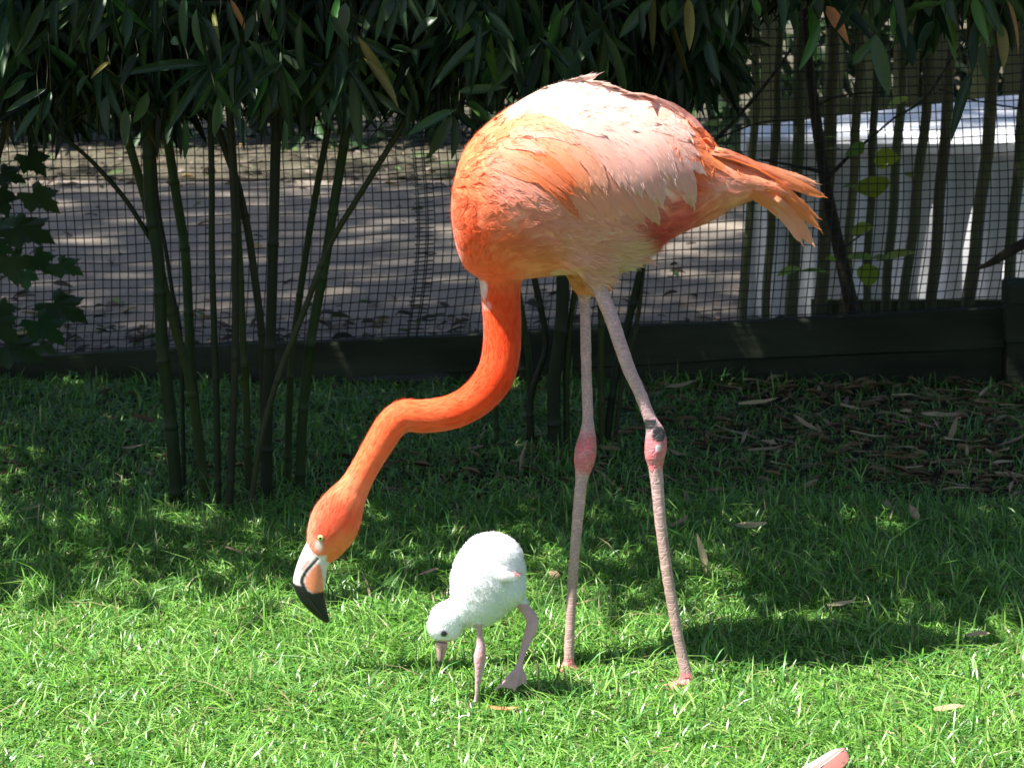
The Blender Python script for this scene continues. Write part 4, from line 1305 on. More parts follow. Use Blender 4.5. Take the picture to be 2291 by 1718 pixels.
FB = Acc()                       # loose barbs along the vanes
def feather(spine, width, c_root, c_tip, parent, off0=0.001, off1=0.008, nu=8, nv=4, edge_c=None, jag=0.06, acc=None, seed=0, taper=0.55, flat=False, name='feather', nvis=None):
    """one vane laid on the body: spine in pixels root->tip, real width in pixels"""
    r = random.Random(seed)
    sp = catmull(np.array(spine, float), 41)
    ts_ = 1 - (1 - np.arange(nu + 1) / nu) ** 1.55
    sp = np.stack([np.interp(ts_, np.linspace(0, 1, 41), sp[:, k]) for k in range(2)], 1)
    tg = np.gradient(sp, axis=0); tg /= np.linalg.norm(tg, axis=1)[:, None] + 1e-9
    nr = np.stack([-tg[:, 1], tg[:, 0]], 1)
    V, C, UV = [], [], []
    c_root, c_tip = np.array(c_root), np.array(c_tip)
    ec_ = np.array(edge_c) if edge_c is not None else None
    lastY = None
    for i in range(nu + 1):
        t = float(ts_[i])
        w = width * 0.5 * min(1.0, (t + 0.12) / 0.35) ** 0.7 * (max(1 - t ** 2.6, 0.0)) ** taper + 0.4
        for j in range(nv + 1):
            v = j / nv * 2 - 1
            q = sp[i] + nr[i] * v * w
            if abs(v) == 1:
                q = q + nr[i] * v * w * r.uniform(-jag, jag)
            q = q + tg[i] * (-abs(v) ** 1.5) * width * 0.12
            s_, n_, ok = surf(q[0], q[1], lastY if lastY is not None else -0.1)
            if flat and lastY is not None and not ok:
                s_[1] = lastY
            if abs(v) < 0.01:
                lastY = s_[1]
            out = np.array([0, -1, 0.25]) if not ok else n_ * 0.6 + np.array([0, -1, 0.15]) * 0.4
            o_ = off0 + (off1 - off0) * t + (1 - v * v) * width * S * 0.02
            V.append(s_ + out * o_)
            c = c_root * (1 - t) + c_tip * t
            if ec_ is not None:
                e = max(abs(v) ** 3, max(0, (t - 0.8) / 0.2)) * 0.7
                c = c * (1 - e) + ec_ * e
            if abs(v) < 0.01:
                c = c * 1.06
            C.append(np.clip(c * r.uniform(0.96, 1.04), 0, 0.95)); UV.append((t, v * 0.5 + 0.5))
    T = []
    for i in range(nu):
        for j in range(nv):
            a_ = i * (nv + 1) + j
            T += [(a_, a_ + nv + 2, a_ + 1), (a_, a_ + nv + 1, a_ + nv + 2)]
    Vn = np.array(V).reshape(nu + 1, nv + 1, 3); Cn = np.array(C).reshape(nu + 1, nv + 1, 3)
    for k in range(nvis or 0):
        i = r.randrange(1, nu); f = r.random(); v_ = r.uniform(0, nv - 0.001); j = int(v_); g = v_ - j
        def smp(i_):
            return Vn[i_, j] * (1 - g) + Vn[i_, j + 1] * g
        a_ = smp(i) * (1 - f) + smp(i + 1) * f
        d_ = smp(i + 1) - smp(i); ll = np.linalg.norm(d_) + 1e-9; d_ /= ll
        sd_ = Vn[i, nv] - Vn[i, 0]; sd_ /= np.linalg.norm(sd_) + 1e-9
        d_ = d_ + sd_ * (v_ / nv - 0.5) * 0.55 + np.array([r.gauss(0, .05), -0.03, r.gauss(0, .05)])
        d_ /= np.linalg.norm(d_)
        L_ = r.uniform(0.006, 0.014); w_ = r.uniform(0.0004, 0.0008)
        s2 = np.cross(d_, [0, -1, 0]); s2 /= np.linalg.norm(s2) + 1e-9
        o_ = np.array([0, -0.0007, 0.0003])
        c = np.clip((Cn[i, j]) * r.uniform(0.92, 1.07), 0, .93)
        FB.add(np.array([a_ + o_ - s2 * w_, a_ + o_ + s2 * w_, a_ + o_ * 1.3 + d_ * L_]), [(0, 1, 2)], c)
    return link(name, mesh_tris(name, np.array(V), T, np.array(C), uv=np.array(UV)), M['feather'], parent)

CW = srgb(250, 209, 195); CWH = srgb(251, 218, 207); CPK = srgb(247, 190, 172); CPE = srgb(246, 178, 142); COR = srgb(244, 146, 88); CDO = srgb(240, 116, 54); CGR = srgb(214, 176, 176); CPP = srgb(240, 172, 150)
def two(p): return [Zp(*q) for q in p]
big = [
    # rump and tail
    ([(1290, 470), (1360, 600), (1410, 745)], 120, CDO, CDO, None, .001, .003), ([(1370, 470), (1440, 560), (1480, 650)], 110, COR, COR, None, .001, .003),
    ([(1420, 520), (1620, 570), (1800, 640)], 90, CPE, COR, None, .001, .004),
    ([(1700, 735), (1880, 830), (2025, 1010)], 78, COR, CPE, None, .000, .002), ([(1760, 750), (1900, 860), (1985, 965)], 60, COR, CPE, None, .002, .004), ([(1820, 760), (1890, 850), (1930, 920)], 50, CPE, CPE, None, .003, .004),
    ([(1500, 560), (1780, 620), (2050, 690)], 66, COR, CPE, None, .002, .004), ([(1480, 545), (1750, 620), (2088, 760)], 76, CPE, COR, None, .003, .006), ([(1480, 560), (1800, 690), (2055, 925)], 84, COR, COR, None, .004, .009), ([(1520, 580), (1860, 740), (2050, 870)], 70, CPE, COR, None, .006, .011),
    ([(1560, 590), (1840, 700), (2010, 860)], 60, CPE, COR, None, .003, .006), ([(1600, 600), (1850, 665), (2060, 735)], 54, COR, CPE, None, .002, .005), ([(1740, 745), (1880, 870), (1960, 1000)], 56, CPE, CPE, None, .001, .003), ([(1450, 540), (1640, 590), (1850, 650)], 80, COR, CPE, None, .005, .010),
    # back
    ([(560, 262), (740, 172), (892, 110)], 60, CW, CWH, None, .001, .003), ([(640, 240), (800, 180), (975, 172)], 66, CW, CWH, None, .001, .004), ([(730, 230), (900, 195), (1045, 206)], 66, CW, CWH, None, .002, .006),
    ([(1150, 240), (1330, 322), (1472, 447)], 60, CPK, CGR, None, .001, .005), ([(1000, 240), (1180, 262), (1350, 345)], 74, CW, CPK, CWH, .002, .007), ([(1040, 255), (1230, 330), (1400, 440)], 84, CPE, CW, CWH, .003, .009), ([(1120, 340), (1270, 395), (1388, 468)], 82, CW, CWH, CWH, .004, .012), ([(1200, 440), (1330, 520), (1452, 640)], 66, CPK, CWH, CWH, .004, .011), ([(1150, 400), (1290, 460), (1420, 540)], 70, CPK, CW, CWH, .004, .010),
    ([(850, 225), (1020, 232), (1180, 285)], 76, CW, CW, None, .003, .009), ([(880, 270), (1060, 300), (1230, 380)], 90, CW, CPK, CWH, .004, .010), ([(640, 290), (850, 250), (1040, 290)], 96, CW, CW, CWH, .003, .009), ([(480, 330), (660, 280), (850, 300)], 90, CPK, CW, CWH, .003, .009), ([(700, 340), (920, 340), (1120, 420)], 110, CW, CW, CWH, .004, .011),
    # tertials, hanging long
    ([(1000, 400), (1270, 540), (1395, 815)], 150, CW, CPK, CWH, .003, .010), ([(1120, 440), (1320, 600), (1400, 780)], 100, CW, CPK, CWH, .004, .012), ([(900, 410), (1120, 560), (1228, 808)], 150, CW, CPK, CWH, .004, .014), ([(840, 470), (1060, 670), (1215, 905)], 120, CPK, CPE, CW, .003, .009), ([(780, 500), (980, 720), (1140, 905)], 110, CPK, CPE, CPK, .003, .009), ([(700, 520), (870, 720), (1010, 895)], 104, CPE, CPE, CPK, .003, .008), ([(620, 580), (770, 760), (900, 880)], 92, CPE, CPE, None, .002, .007), ([(540, 640), (680, 780), (800, 862)], 90, CPP, CPE, None, .002, .006), ([(440, 680), (580, 790), (720, 850)], 90, CPP, CPP, None, .002, .006),
    ([(800, 440), (1010, 560), (1120, 760)], 130, CW, CPK, CWH, .006, .014), ([(960, 380), (1180, 480), (1290, 680)], 120, CW, CPK, CWH, .007, .016),
    # orange coverts
    ([(560, 600), (690, 740), (790, 860)], 60, COR, CDO, None, .004, .009), ([(440, 545), (570, 640), (720, 770)], 72, COR, CDO, None, .005, .011), ([(370, 500), (560, 570), (762, 738)], 86, CPE, CDO, None, .006, .014), ([(480, 470), (640, 560), (770, 700)], 80, COR, CDO, None, .008, .015), ([(540, 455), (720, 555), (848, 738)], 90, CPE, COR, CPE, .009, .017), ([(640, 440), (830, 540), (935, 735)], 96, CPE, CPE, CPK, .009, .017), ([(740, 420), (930, 520), (1040, 720)], 104, CPK, CPK, CW, .009, .017),
    ([(330, 600), (470, 680), (620, 765)], 72, CPP, CPP, None, .003, .008), ([(300, 650), (470, 750), (650, 810)], 72, CPP, CPK, None, .002, .006), ([(320, 560), (440, 610), (580, 680)], 66, CPP, COR, None, .006, .011),
    # lesser coverts and shoulder
    ([(400, 480), (500, 480), (600, 520)], 56, CPE, CPK, None, .010, .016), ([(430, 430), (520, 415), (560, 440)], 48, CPE, CPK, None, .011, .018), ([(350, 440), (470, 380), (640, 400)], 60, COR, CPE, None, .008, .014), ([(420, 390), (580, 350), (760, 420)], 66, COR, CPE, CPK, .008, .015), ([(500, 420), (650, 410), (800, 480)], 70, CPK, CPE, CW, .009, .016), ([(560, 370), (760, 360), (940, 440)], 80, CPK, CW, CWH, .008, .015),
    # flank fringe over the thigh
    ([(700, 930), (900, 930), (1110, 950)], 70, CPP, CPK, None, .002, .006), ([(720, 960), (950, 965), (1160, 990)], 74, CPP, CPK, None, .002, .006), ([(740, 1000), (960, 1010), (1170, 1060)], 72, CPP, CPK, None, .002, .006), ([(740, 1030), (950, 1060), (1120, 1105)], 72, CPP, CPK, None, .002, .006), ([(720, 1060), (880, 1090), (1040, 1130)], 70, CPP, CPK, None, .002, .006), ([(640, 900), (820, 905), (1060, 920)], 60, CPP, CPP, None, .003, .007), ([(760, 1090), (860, 1130), (980, 1165)], 56, CPP, CPK, None, .002, .005)]
for i, (sp, w, c0, c1, e, o0, o1) in enumerate(big):
    p0_, p1_ = pigment(np.array([Zp(*sp[0])]))[0], pigment(np.array([Zp(*sp[-1])]))[0]
    mixf = 0.22 if sp[-1][0] < 1500 else 0.0
    c0, c1 = np.array(c0) * (1 - mixf) + p0_ * mixf, np.array(c1) * (1 - mixf) + p1_ * mixf
    if e is not None:
        e = np.array(e) * 0.75 + c1 * 0.25
    feather(two(sp), w / 2.3532 * 1.12, c0, c1, bird, o0 * 0.3, o1 * 0.3, edge_c=e, seed=i, jag=0.04, taper=0.46, nvis=26)
# covert rows: smaller feathers filling the body
rr = random.Random(5)
small = []
tries = 0
while len(small) < 185 and tries < 20000:
    tries += 1
    zx, zy = rr.uniform(120, 1640), rr.uniform(120, 1080)
    if zx > 1180 and zy > 480 or (zx > 480 and zx < 1180 and 380 < zy < 860) or zy > 1000 and zx < 420:
        if rr.random() > 0.12:
            continue
    px = Zp(zx, zy)
    h = TREE.ray_cast(CAM, ray(*px).normalized())
    if h[0] is None or h[1].y > -0.10:
        continue
    if any((px[0] - q[0]) ** 2 + (px[1] - q[1]) ** 2 < 17 ** 2 for q in small):
        continue
    small.append(px)
for i, px in enumerate(small):
    f_ = flow(np.array([px]))[0]
    a_ = math.atan2(f_[1], f_[0]) + rr.gauss(0, 0.14)
    zx = (px[0] - 960) * 2.3532
    breast = zx < 360
    L = (rr.uniform(20, 30) if breast else rr.uniform(32, 48))
    w = (rr.uniform(17, 24) if breast else rr.uniform(17, 25))
    tip = (px[0] + math.cos(a_) * L, px[1] + math.sin(a_) * L)
    mid = (px[0] + math.cos(a_ - 0.1) * L / 2, px[1] + math.sin(a_ - 0.1) * L / 2)
    c0 = pigment(np.array([px]))[0] * rr.uniform(0.95, 1.04); c1 = pigment(np.array([tip]))[0] * rr.uniform(0.97, 1.06)
    feather([px, mid, tip], w, c0, np.clip(c1 * 1.03 + 0.01, 0, .93), bird, 0.0006, rr.uniform(.0015, .003) if not breast else rr.uniform(.0014, .0034), nu=6, nv=4, seed=1000 + i, taper=0.42 if breast else 0.5, nvis=16)

link('vane_barbs', FB.mesh('vane_barbs'), M['strand'], bird, 'stuff')
# --- fine barbs lying along the plumage: neck, breast, flank, undertail
def strands(V, N, dirs, col, L, w, lift, seed):
    n = len(V)
    r = np.random.default_rng(seed)
    D = dirs - N * np.sum(dirs * N, axis=1)[:, None]
    D /= np.linalg.norm(D, axis=1)[:, None] + 1e-9
    D = D + N * lift[:, None] + r.normal(0, 0.10, (n, 3))
    D /= np.linalg.norm(D, axis=1)[:, None]
    B = np.cross(N, D); B /= np.linalg.norm(B, axis=1)[:, None] + 1e-9
    a = V + N * 0.0002
    m_ = a + D * (L * 0.55)[:, None]
    e = a + D * L[:, None] - N * (L * lift * 0.5)[:, None]
    P = np.stack([a - B * w[:, None] / 2, a + B * w[:, None] / 2, m_ + B * w[:, None] / 2.6, m_ - B * w[:, None] / 2.6, e], 1)
    T0 = np.array([(0, 1, 2), (0, 2, 3), (3, 2, 4)])
    T = (T0[None] + (np.arange(n) * 5)[:, None, None]).reshape(-1, 3)
    C = np.repeat(col, 5, axis=0)
    return P.reshape(-1, 3), T, C
r = np.random.default_rng(77)
neckC = catmull(np.hstack([NP_, NR_[:, None]]), 160); headC = catmull(np.hstack([HP_, HR_[:, None]]), 40)
zx, zy = (BPX[:, 0] - 960) * 2.3532, (BPX[:, 1] - 120) * 2.3532
isneck = (~legmask) & ((zy > 1080) & (zx < 560) | (BPX[:, 0] < 1010))
cand = np.where(~legmask)[0]
wgt = np.ones(len(cand))
cz = zx[cand]; cy_ = zy[cand]
wgt[isneck[cand]] = 1.3
wgt[lore[cand] > 0.3] = 0.0
flank = (cy_ > 860) | (cz > 1350) | (cz < 420)
wgt[(~isneck[cand]) & (~flank)] = 0.25
pick = r.choice(cand, 30000, p=wgt / wgt.sum())
Pk, Nk, Ck = BV[pick] + r.normal(0, 0.0008, (len(pick), 3)), BN[pick], bcol[pick]
f2 = np.zeros((len(pick), 2))
for s in range(0, len(pick), 8000):
    f2[s:s + 8000] = flow(BPX[pick][s:s + 8000])
dirs = np.stack([f2[:, 0], np.zeros(len(pick)), -f2[:, 1]], 1)
dd = np.linalg.norm(Pk[:, None, :] - neckC[None, ::2, :3], axis=2)
ni = np.argmin(dd, 1) * 2
ntan = np.gradient(neckC[:, :3], axis=0); ntan /= np.linalg.norm(ntan, axis=1)[:, None]
nk = isneck[pick]
dirs[nk] = -ntan[ni[nk]]
cv = Ck * r.uniform(0.94, 1.06, len(pick))[:, None]
Ls = np.where(nk, r.uniform(0.007, 0.014, len(pick)), r.uniform(0.010, 0.022, len(pick)))
sv, st_, sc_ = strands(Pk, Nk, dirs, np.clip(cv, 0, .92), Ls, np.where(nk, r.uniform(0.0003, 0.0006, len(pick)), r.uniform(0.0005, 0.0011, len(pick))), np.where(nk, r.uniform(0.0, 0.05, len(pick)), r.uniform(0.0, 0.07, len(pick))), 78)
link('barbs', mesh_tris('barbs', sv, st_, sc_), M['strand'], bird, 'stuff')
# downy fringe hanging behind the thigh
k_ = np.where((~legmask) & (zx > 800) & (zx < 1190) & (zy > 960) & (zy < 1260) & (BV[:, 1] < 0.02))[0]
pick = r.choice(k_, 6000)
dirs = np.tile(np.array([1.0, 0, -0.25]), (len(pick), 1)) + r.normal(0, 0.25, (len(pick), 3))
sv, st_, sc_ = strands(BV[pick], BN[pick], dirs, np.clip(bcol[pick] * r.uniform(0.85, 1.15, len(pick))[:, None] + 0.03, 0, .9), r.uniform(0.014, 0.034, len(pick)), r.uniform(0.0006, 0.0011, len(pick)), r.uniform(0.05, 0.4, len(pick)), 79)
link('thigh_down', mesh_tris('thigh_down', sv, st_, sc_), M['strand'], bird, 'stuff')
# red fringe of scaly skin at the ankles is part of the leg relief

# ------------------------------------------------------------------ the chick
def Cp(x, y): return (900 + x / 3.457, 1160 + y / 3.457)
cf1 = gnd(*Cp(560, 1445), 0.012); cf2 = gnd(*Cp(900, 1345), 0.026)
CY = cf1.y + 0.02
chick = thing('flamingo_chick', 'fluffy white flamingo chick with pink legs stepping in the sunlit grass', 'chick', ((cf1.x + cf2.x) / 2, CY, 0))
accC = Acc()
def ell(cx, cy, rx, ry, dy, yoff=0.0):
    c = np.array(at(*Cp(cx, cy), CY + yoff)); s = 1 / 1475.0 / 3.457
    V = []; nu, nv = 24, 16
    for i in range(nv + 1):
        ph = math.pi * i / nv
        for j in range(nu):
            th = 2 * math.pi * j / nu
            V.append(c + np.array([rx * s * math.sin(ph) * math.cos(th), dy * s * math.sin(ph) * math.sin(th), ry * s * math.cos(ph)]))
    T = []
    for i in range(nv):
        for j in range(nu):
            j2 = (j + 1) % nu
            a_, b_, c_, d_ = i * nu + j, i * nu + j2, (i + 1) * nu + j2, (i + 1) * nu + j
            T += [(a_, d_, c_), (a_, c_, b_)]
    accC.add(V, T)
ell(690, 325, 235, 205, 210); ell(670, 400, 272, 225, 228); ell(660, 470, 282, 225, 235); ell(640, 550, 262, 200, 228); ell(610, 620, 225, 180, 210); ell(585, 680, 180, 150, 180); ell(790, 520, 155, 170, 195)
def ctube(pts, rad, Yv, n=40, aspect=None):
    return px_tube(accC, [Cp(*p) for p in pts], [q / 3.457 for q in rad], Yv, 18, n, aspect)
ell(470, 700, 118, 108, 110, -.008); ell(400, 725, 112, 104, 105, -.010); ell(345, 775, 130, 128, 110, -.014); ell(330, 830, 132, 125, 108, -.014)
ctube([(560, 690), (510, 725), (455, 730), (400, 728), (345, 755)], [125, 110, 100, 92, 70], [CY, CY - .005, CY - .01, CY - .012, CY - .014], aspect=[1, 1, 1, 1, .95])
ctube([(355, 745), (335, 800), (320, 850), (308, 905), (304, 940)], [60, 100, 112, 82, 52], CY - .014, aspect=[.85] * 5)
hipA, hipB = CY - 0.025, CY + 0.02
YA = np.linspace(hipA, cf1.y, 10)
CA, CAr = ctube([(590, 780), (597, 850), (600, 920), (606, 990), (601, 1060), (600, 1130), (592, 1200), (583, 1280), (577, 1360), (562, 1440)], [30, 25, 27, 38, 49, 44, 33, 24, 20, 20], YA, 80)
foot2Y = cf2.y
CB, CBr = ctube([(880, 600), (925, 665), (975, 730), (1008, 800), (985, 885), (950, 980), (922, 1070), (905, 1140)], [60, 46, 45, 49, 45, 33, 27, 30], np.linspace(hipB, foot2Y, 8), 80)
# the lifted, webbed foot of the far leg and the planted one
toes = [(712, 1335), (865, 1345), (965, 1290)]
tp = []
for k, q in enumerate(toes):
    P_, R_ = ctube([(903, 1150), ((903 + q[0]) / 2 + 8, (1150 + q[1]) / 2 - 12), q], [24, 19, 12], [foot2Y, foot2Y - 0.012 + 0.006 * k, foot2Y - 0.022 + 0.012 * k], 16)
    tp.append(P_[-1])
o0 = np.array(at(*Cp(903, 1150), foot2Y))
for k in range(2):
    q = [o0, o0 * .15 + tp[k] * .85, (tp[k] + tp[k + 1]) / 2 * .86 + o0 * .14, o0 * .15 + tp[k + 1] * .85]
    Vq = np.array([p + np.array([0, d, 0]) for d in (-0.0022, 0.0022) for p in q])
    accC.add(Vq, [(0, 2, 1), (0, 3, 2), (4, 5, 6), (4, 6, 7), (0, 1, 5), (0, 5, 4), (1, 2, 6), (1, 6, 5), (2, 3, 7), (2, 7, 6), (3, 0, 4), (3, 4, 7)])
for da in (-.6, 0, .6):
    a_ = math.pi + 0.5 + da
    b_ = np.array([cf1.x, cf1.y, 0.012])
    accC.add(*tube(np.array([b_, b_ + np.array([math.cos(a_) * .022, math.sin(a_) * .022, -.005]), b_ + np.array([math.cos(a_) * .042, math.sin(a_) * .042, -.008])]), np.array([.006, .0048, .003]), 8, n=8))
# wing stub
ctube([(760, 400), (790, 450), (850, 445), (905, 432)], [40, 42, 28, 13], [CY - .040, CY - .045, CY - .045, CY - .043], aspect=[.5] * 4)
cme, CV, CN = remesh(np.vstack(accC.V), np.vstack(accC.T), 0.0020, 16, 'body')
cpx = proj(CV); czx, czy = (cpx[:, 0] - 900) * 3.457, (cpx[:, 1] - 1160) * 3.457
ccol = np.tile(np.array([0.90, 0.895, 0.885]), (len(CV), 1))
ccol *= (1 + 0.04 * vnoise(CV, 90, 3))[:, None]
dA, _ = polyd(CV, CA, CAr); dB, _ = polyd(CV, CB, CBr)
cleg = (dA < 1.6) & (czy > 815) | (dB < 1.7) & (czy > 660) & (czx > 880) | (czy > 1000) & (czx > 450)
pk = np.array(srgb(206, 160, 168))
lc = pk * (1 + 0.10 * vnoise(CV, 150, 5))[:, None]
jm = np.exp(-(((czx - 600) / 60) ** 2 + ((czy - 1070) / 50) ** 2)) * 0.6
lc = lc * (1 - jm)[:, None] + np.array(srgb(224, 150, 140)) * jm[:, None]
ccol[cleg] = lc[cleg]
grey = np.clip(1.2 - np.hypot((czx - 322) / 42, (czy - 880) / 46), 0, 1) * 0.45
ccol = ccol * (1 - grey)[:, None] + np.array([.30, .29, .29]) * grey[:, None]
face = np.clip((czy - 930) / 14, 0, 1) * (czx < 400) * (czy < 1000)
ccol = ccol * (1 - face)[:, None] + np.array(srgb(196, 158, 160)) * face[:, None]
wing = np.clip(1.3 - np.hypot((czx - 885) / 40, (czy - 430) / 18), 0, 1)
ccol = ccol * (1 - wing)[:, None] + np.array(srgb(226, 168, 172)) * wing[:, None]
ws = np.clip(1.1 - np.hypot((czx - 785) / 50, (czy - 460) / 45), 0, 1) * 0.35
ccol = ccol * (1 - ws)[:, None] + np.array(srgb(196, 186, 180)) * ws[:, None]
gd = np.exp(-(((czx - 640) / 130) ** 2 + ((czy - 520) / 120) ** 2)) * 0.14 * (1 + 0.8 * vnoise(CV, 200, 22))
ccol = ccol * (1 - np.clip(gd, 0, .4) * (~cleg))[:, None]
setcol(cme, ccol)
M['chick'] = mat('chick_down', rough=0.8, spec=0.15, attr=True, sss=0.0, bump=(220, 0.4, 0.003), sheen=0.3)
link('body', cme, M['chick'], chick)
bmx = bmesh.new(); bmx.from_mesh(cme); CT = BVHTree.FromBMesh(bmx); bmx.free()
# bill of the chick
sec = [(258, 950, 352, 962), (262, 985, 345, 1000), (266, 1030, 333, 1045), (270, 1075, 320, 1085), (277, 1115, 306, 1118), (286, 1140, 297, 1141)]
sec = catmull(np.array([list(Cp(a, b)) + list(Cp(c, d)) for a, b, c, d in sec]), 40)
V = []; C = []
for i, (xa, ya, xb, yb) in enumerate(sec):
    a_, b_ = np.array(at(xa, ya, CY - .016)), np.array(at(xb, yb, CY - .016))
    c_, e_ = (a_ + b_) / 2, (b_ - a_) / 2
    t = i / 39
    for j in range(28):
        th = 2 * math.pi * j / 28
        V.append(c_ + e_ * math.cos(th) + np.array([0, (0.0075 * (1 - t) ** 0.6 + 0.0008) * math.sin(th), 0]))
        c = np.array(srgb(205, 160, 160)) * (1 - t) + np.array(srgb(150, 120, 125)) * t
        if t > 0.72: c = np.array(srgb(72, 66, 72))
        if abs(math.cos(th) - 0.15) < 0.10 and t > 0.1: c = c * 0.45
        C.append(c)
T = []
for i in range(39):
    for j in range(28):
        j2 = (j + 1) % 28
        p, q, r_, s_ = i * 28 + j, i * 28 + j2, (i + 1) * 28 + j2, (i + 1) * 28 + j
        T += [(p, q, r_), (p, r_, s_)]
for j in range(1, 27):
    T += [(0, j + 1, j), (39 * 28, 39 * 28 + j, 39 * 28 + j + 1)]
link('bill', mesh_tris('bill', np.array(V), T, np.array(C)), M['bill'], chick)
d = ray(*Cp(322, 884)).normalized()
h = CT.ray_cast(CAM, d)
en = np.array(h[1]) * 0.6 + np.array([0, -.4, .05]); en /= np.linalg.norm(en)
M['chick_eye'] = mat('chick_eye', (0.012, 0.012, 0.014), 0.1, 0.7)
disc('eyelid', np.array(h[0]) + en * 0.0014, en, 0.0056, 0.0012, mat('chick_eyelid', (0.30, 0.29, 0.29), 0.6, 0.3), chick)
disc('eye', np.array(h[0]) + en * 0.0022, en, 0.0042, 0.0022, M['chick_eye'], chick)
# down: short fine strands standing off the body
k_ = np.where((~cleg) & (face < 0.3) & (grey < 0.35))[0]
pick = r.choice(k_, 30000)
dirs = np.stack([0.5 + 0 * czx[pick], 0 * czx[pick], 0.35 + 0 * czx[pick]], 1) + r.normal(0, 0.5, (len(pick), 3))
hd = czx[pick] < 450
Ls = np.where(hd, r.uniform(0.002, 0.004, len(pick)), r.uniform(0.003, 0.0075, len(pick)))
sv, st_, sc_ = strands(CV[pick] + r.normal(0, .0006, (len(pick), 3)), CN[pick], dirs, np.clip(ccol[pick] * r.uniform(0.97, 1.06, len(pick))[:, None], 0, .9), Ls, r.uniform(0.0003, 0.0005, len(pick)), r.uniform(0.8, 1.8, len(pick)), 81)
link('down', mesh_tris('down', sv, st_, sc_), M['strand'], chick, 'stuff')
# ------------------------------------------------------------------ grass
def grass(n, xr_, yr_, hr, wr, seed, keep=None):
    r = np.random.default_rng(seed)
    x = r.uniform(*xr_, n); y = r.uniform(*yr_, n)
    if keep is not None:
        k = r.random(n) < keep(x, y)
        x, y = x[k], y[k]
        n = len(x)
    cl = vnoise(np.stack([x, y], 1), 9.0, 21)
    cl2 = vnoise(np.stack([x, y], 1), 3.0, 22)
    h = r.uniform(hr[0], hr[1], n) * (1 + 0.35 * cl + 0.25 * cl2) * np.where(r.random(n) < 0.06, 1.6, 1.0)
    lean = np.clip(r.normal(1.2, 0.5, n), 0.05, 2.1)
    ph = r.uniform(0, 6.283, n) + 0.6 * cl2
    dx, dy = np.cos(ph), np.sin(ph)
    w = r.uniform(wr[0], wr[1], n)
    th = ph + np.pi / 2 + r.normal(0, 0.5, n)
    wx, wy = np.cos(th), np.sin(th)
    ts = np.array([0, 0.38, 0.74, 1.0]); ws = np.array([0.85, 1.0, 0.7, 0.0])
    V = np.zeros((n, 7, 3)); C = np.zeros((n, 7, 3))
    u = r.random(n)
    g1 = np.array([0.145, 0.340, 0.042]); g2 = np.array([0.26, 0.44, 0.11]); g3 = np.array([0.078, 0.24, 0.048])
    base = np.where((u < 0.45)[:, None], g1, np.where((u < 0.75)[:, None], g2, g3)) * r.uniform(0.7, 1.3, n)[:, None]
    yl = r.random(n) < 0.05
    base[yl] = np.array([0.36, 0.31, 0.16]) * r.uniform(0.6, 1.1, yl.sum())[:, None]
    for k, t in enumerate(ts):
        z = h * (t - 0.42 * np.clip(lean, 0, 1.6) * t * t) * 0.9 - 0.004 * (k == 0)
        off = h * lean * t * t * 0.75
        cx, cy = x + dx * off, y + dy * off
        tw = 0.25 * np.sin(t * 3 + u * 6) * w
        if k < 3:
            for s, idx in ((-1, 2 * k), (1, 2 * k + 1)):
                V[:, idx, 0] = cx + s * wx * w * ws[k] / 2
                V[:, idx, 1] = cy + s * wy * w * ws[k] / 2
                V[:, idx, 2] = z + s * tw * 0.5
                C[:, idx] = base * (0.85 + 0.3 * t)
        else:
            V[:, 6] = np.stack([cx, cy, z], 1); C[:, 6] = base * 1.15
    V[:, :, 2] = np.maximum(V[:, :, 2], -0.004)
    T0 = np.array([(0, 1, 3), (0, 3, 2), (2, 3, 5), (2, 5, 4), (4, 5, 6)])
    T = (T0[None] + (np.arange(n) * 7)[:, None, None]).reshape(-1, 3)
    return V.reshape(-1, 3), T, C.reshape(-1, 3)
def litter_zone(x, y):           # 1 where dead leaves cover the soil, on the right below the fence
    a = np.clip((x - 0.10) / 0.5, 0, 1) * np.clip((y - 1.12 - 0.10 * np.sin(x * 4)) / 0.30, 0, 1)
    b = 0.6 * np.exp(-((x + 0.05) / 0.5) ** 2 - ((y - 1.35) / 0.28) ** 2)
    return np.clip(np.maximum(a, b) + 0.25 * vnoise(np.stack([x, y], 1), 6, 31) * (a > 0), 0, 1)
acc = Acc()
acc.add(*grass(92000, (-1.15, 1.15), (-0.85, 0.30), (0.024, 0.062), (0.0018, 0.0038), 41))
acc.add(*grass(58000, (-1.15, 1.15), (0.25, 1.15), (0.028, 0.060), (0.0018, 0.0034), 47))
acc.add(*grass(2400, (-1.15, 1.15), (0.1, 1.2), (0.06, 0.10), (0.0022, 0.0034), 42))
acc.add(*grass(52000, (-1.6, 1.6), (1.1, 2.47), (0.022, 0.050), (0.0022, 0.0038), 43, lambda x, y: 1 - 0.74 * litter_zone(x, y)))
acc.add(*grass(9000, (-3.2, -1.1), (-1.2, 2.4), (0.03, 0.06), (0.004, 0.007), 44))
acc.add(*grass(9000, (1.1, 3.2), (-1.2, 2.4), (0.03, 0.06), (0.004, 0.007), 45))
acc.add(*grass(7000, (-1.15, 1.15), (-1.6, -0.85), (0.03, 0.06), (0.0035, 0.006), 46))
r_ = np.random.default_rng(60)
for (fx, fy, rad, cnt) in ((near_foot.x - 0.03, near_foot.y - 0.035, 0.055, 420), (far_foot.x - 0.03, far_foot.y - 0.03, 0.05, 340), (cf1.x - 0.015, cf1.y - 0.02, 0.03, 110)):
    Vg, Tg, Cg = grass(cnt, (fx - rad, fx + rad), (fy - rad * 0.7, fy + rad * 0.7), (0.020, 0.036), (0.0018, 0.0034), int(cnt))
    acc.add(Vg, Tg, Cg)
lawn = link('grass', acc.mesh('grass'), M['grass'])
lawn['kind'] = 'stuff'
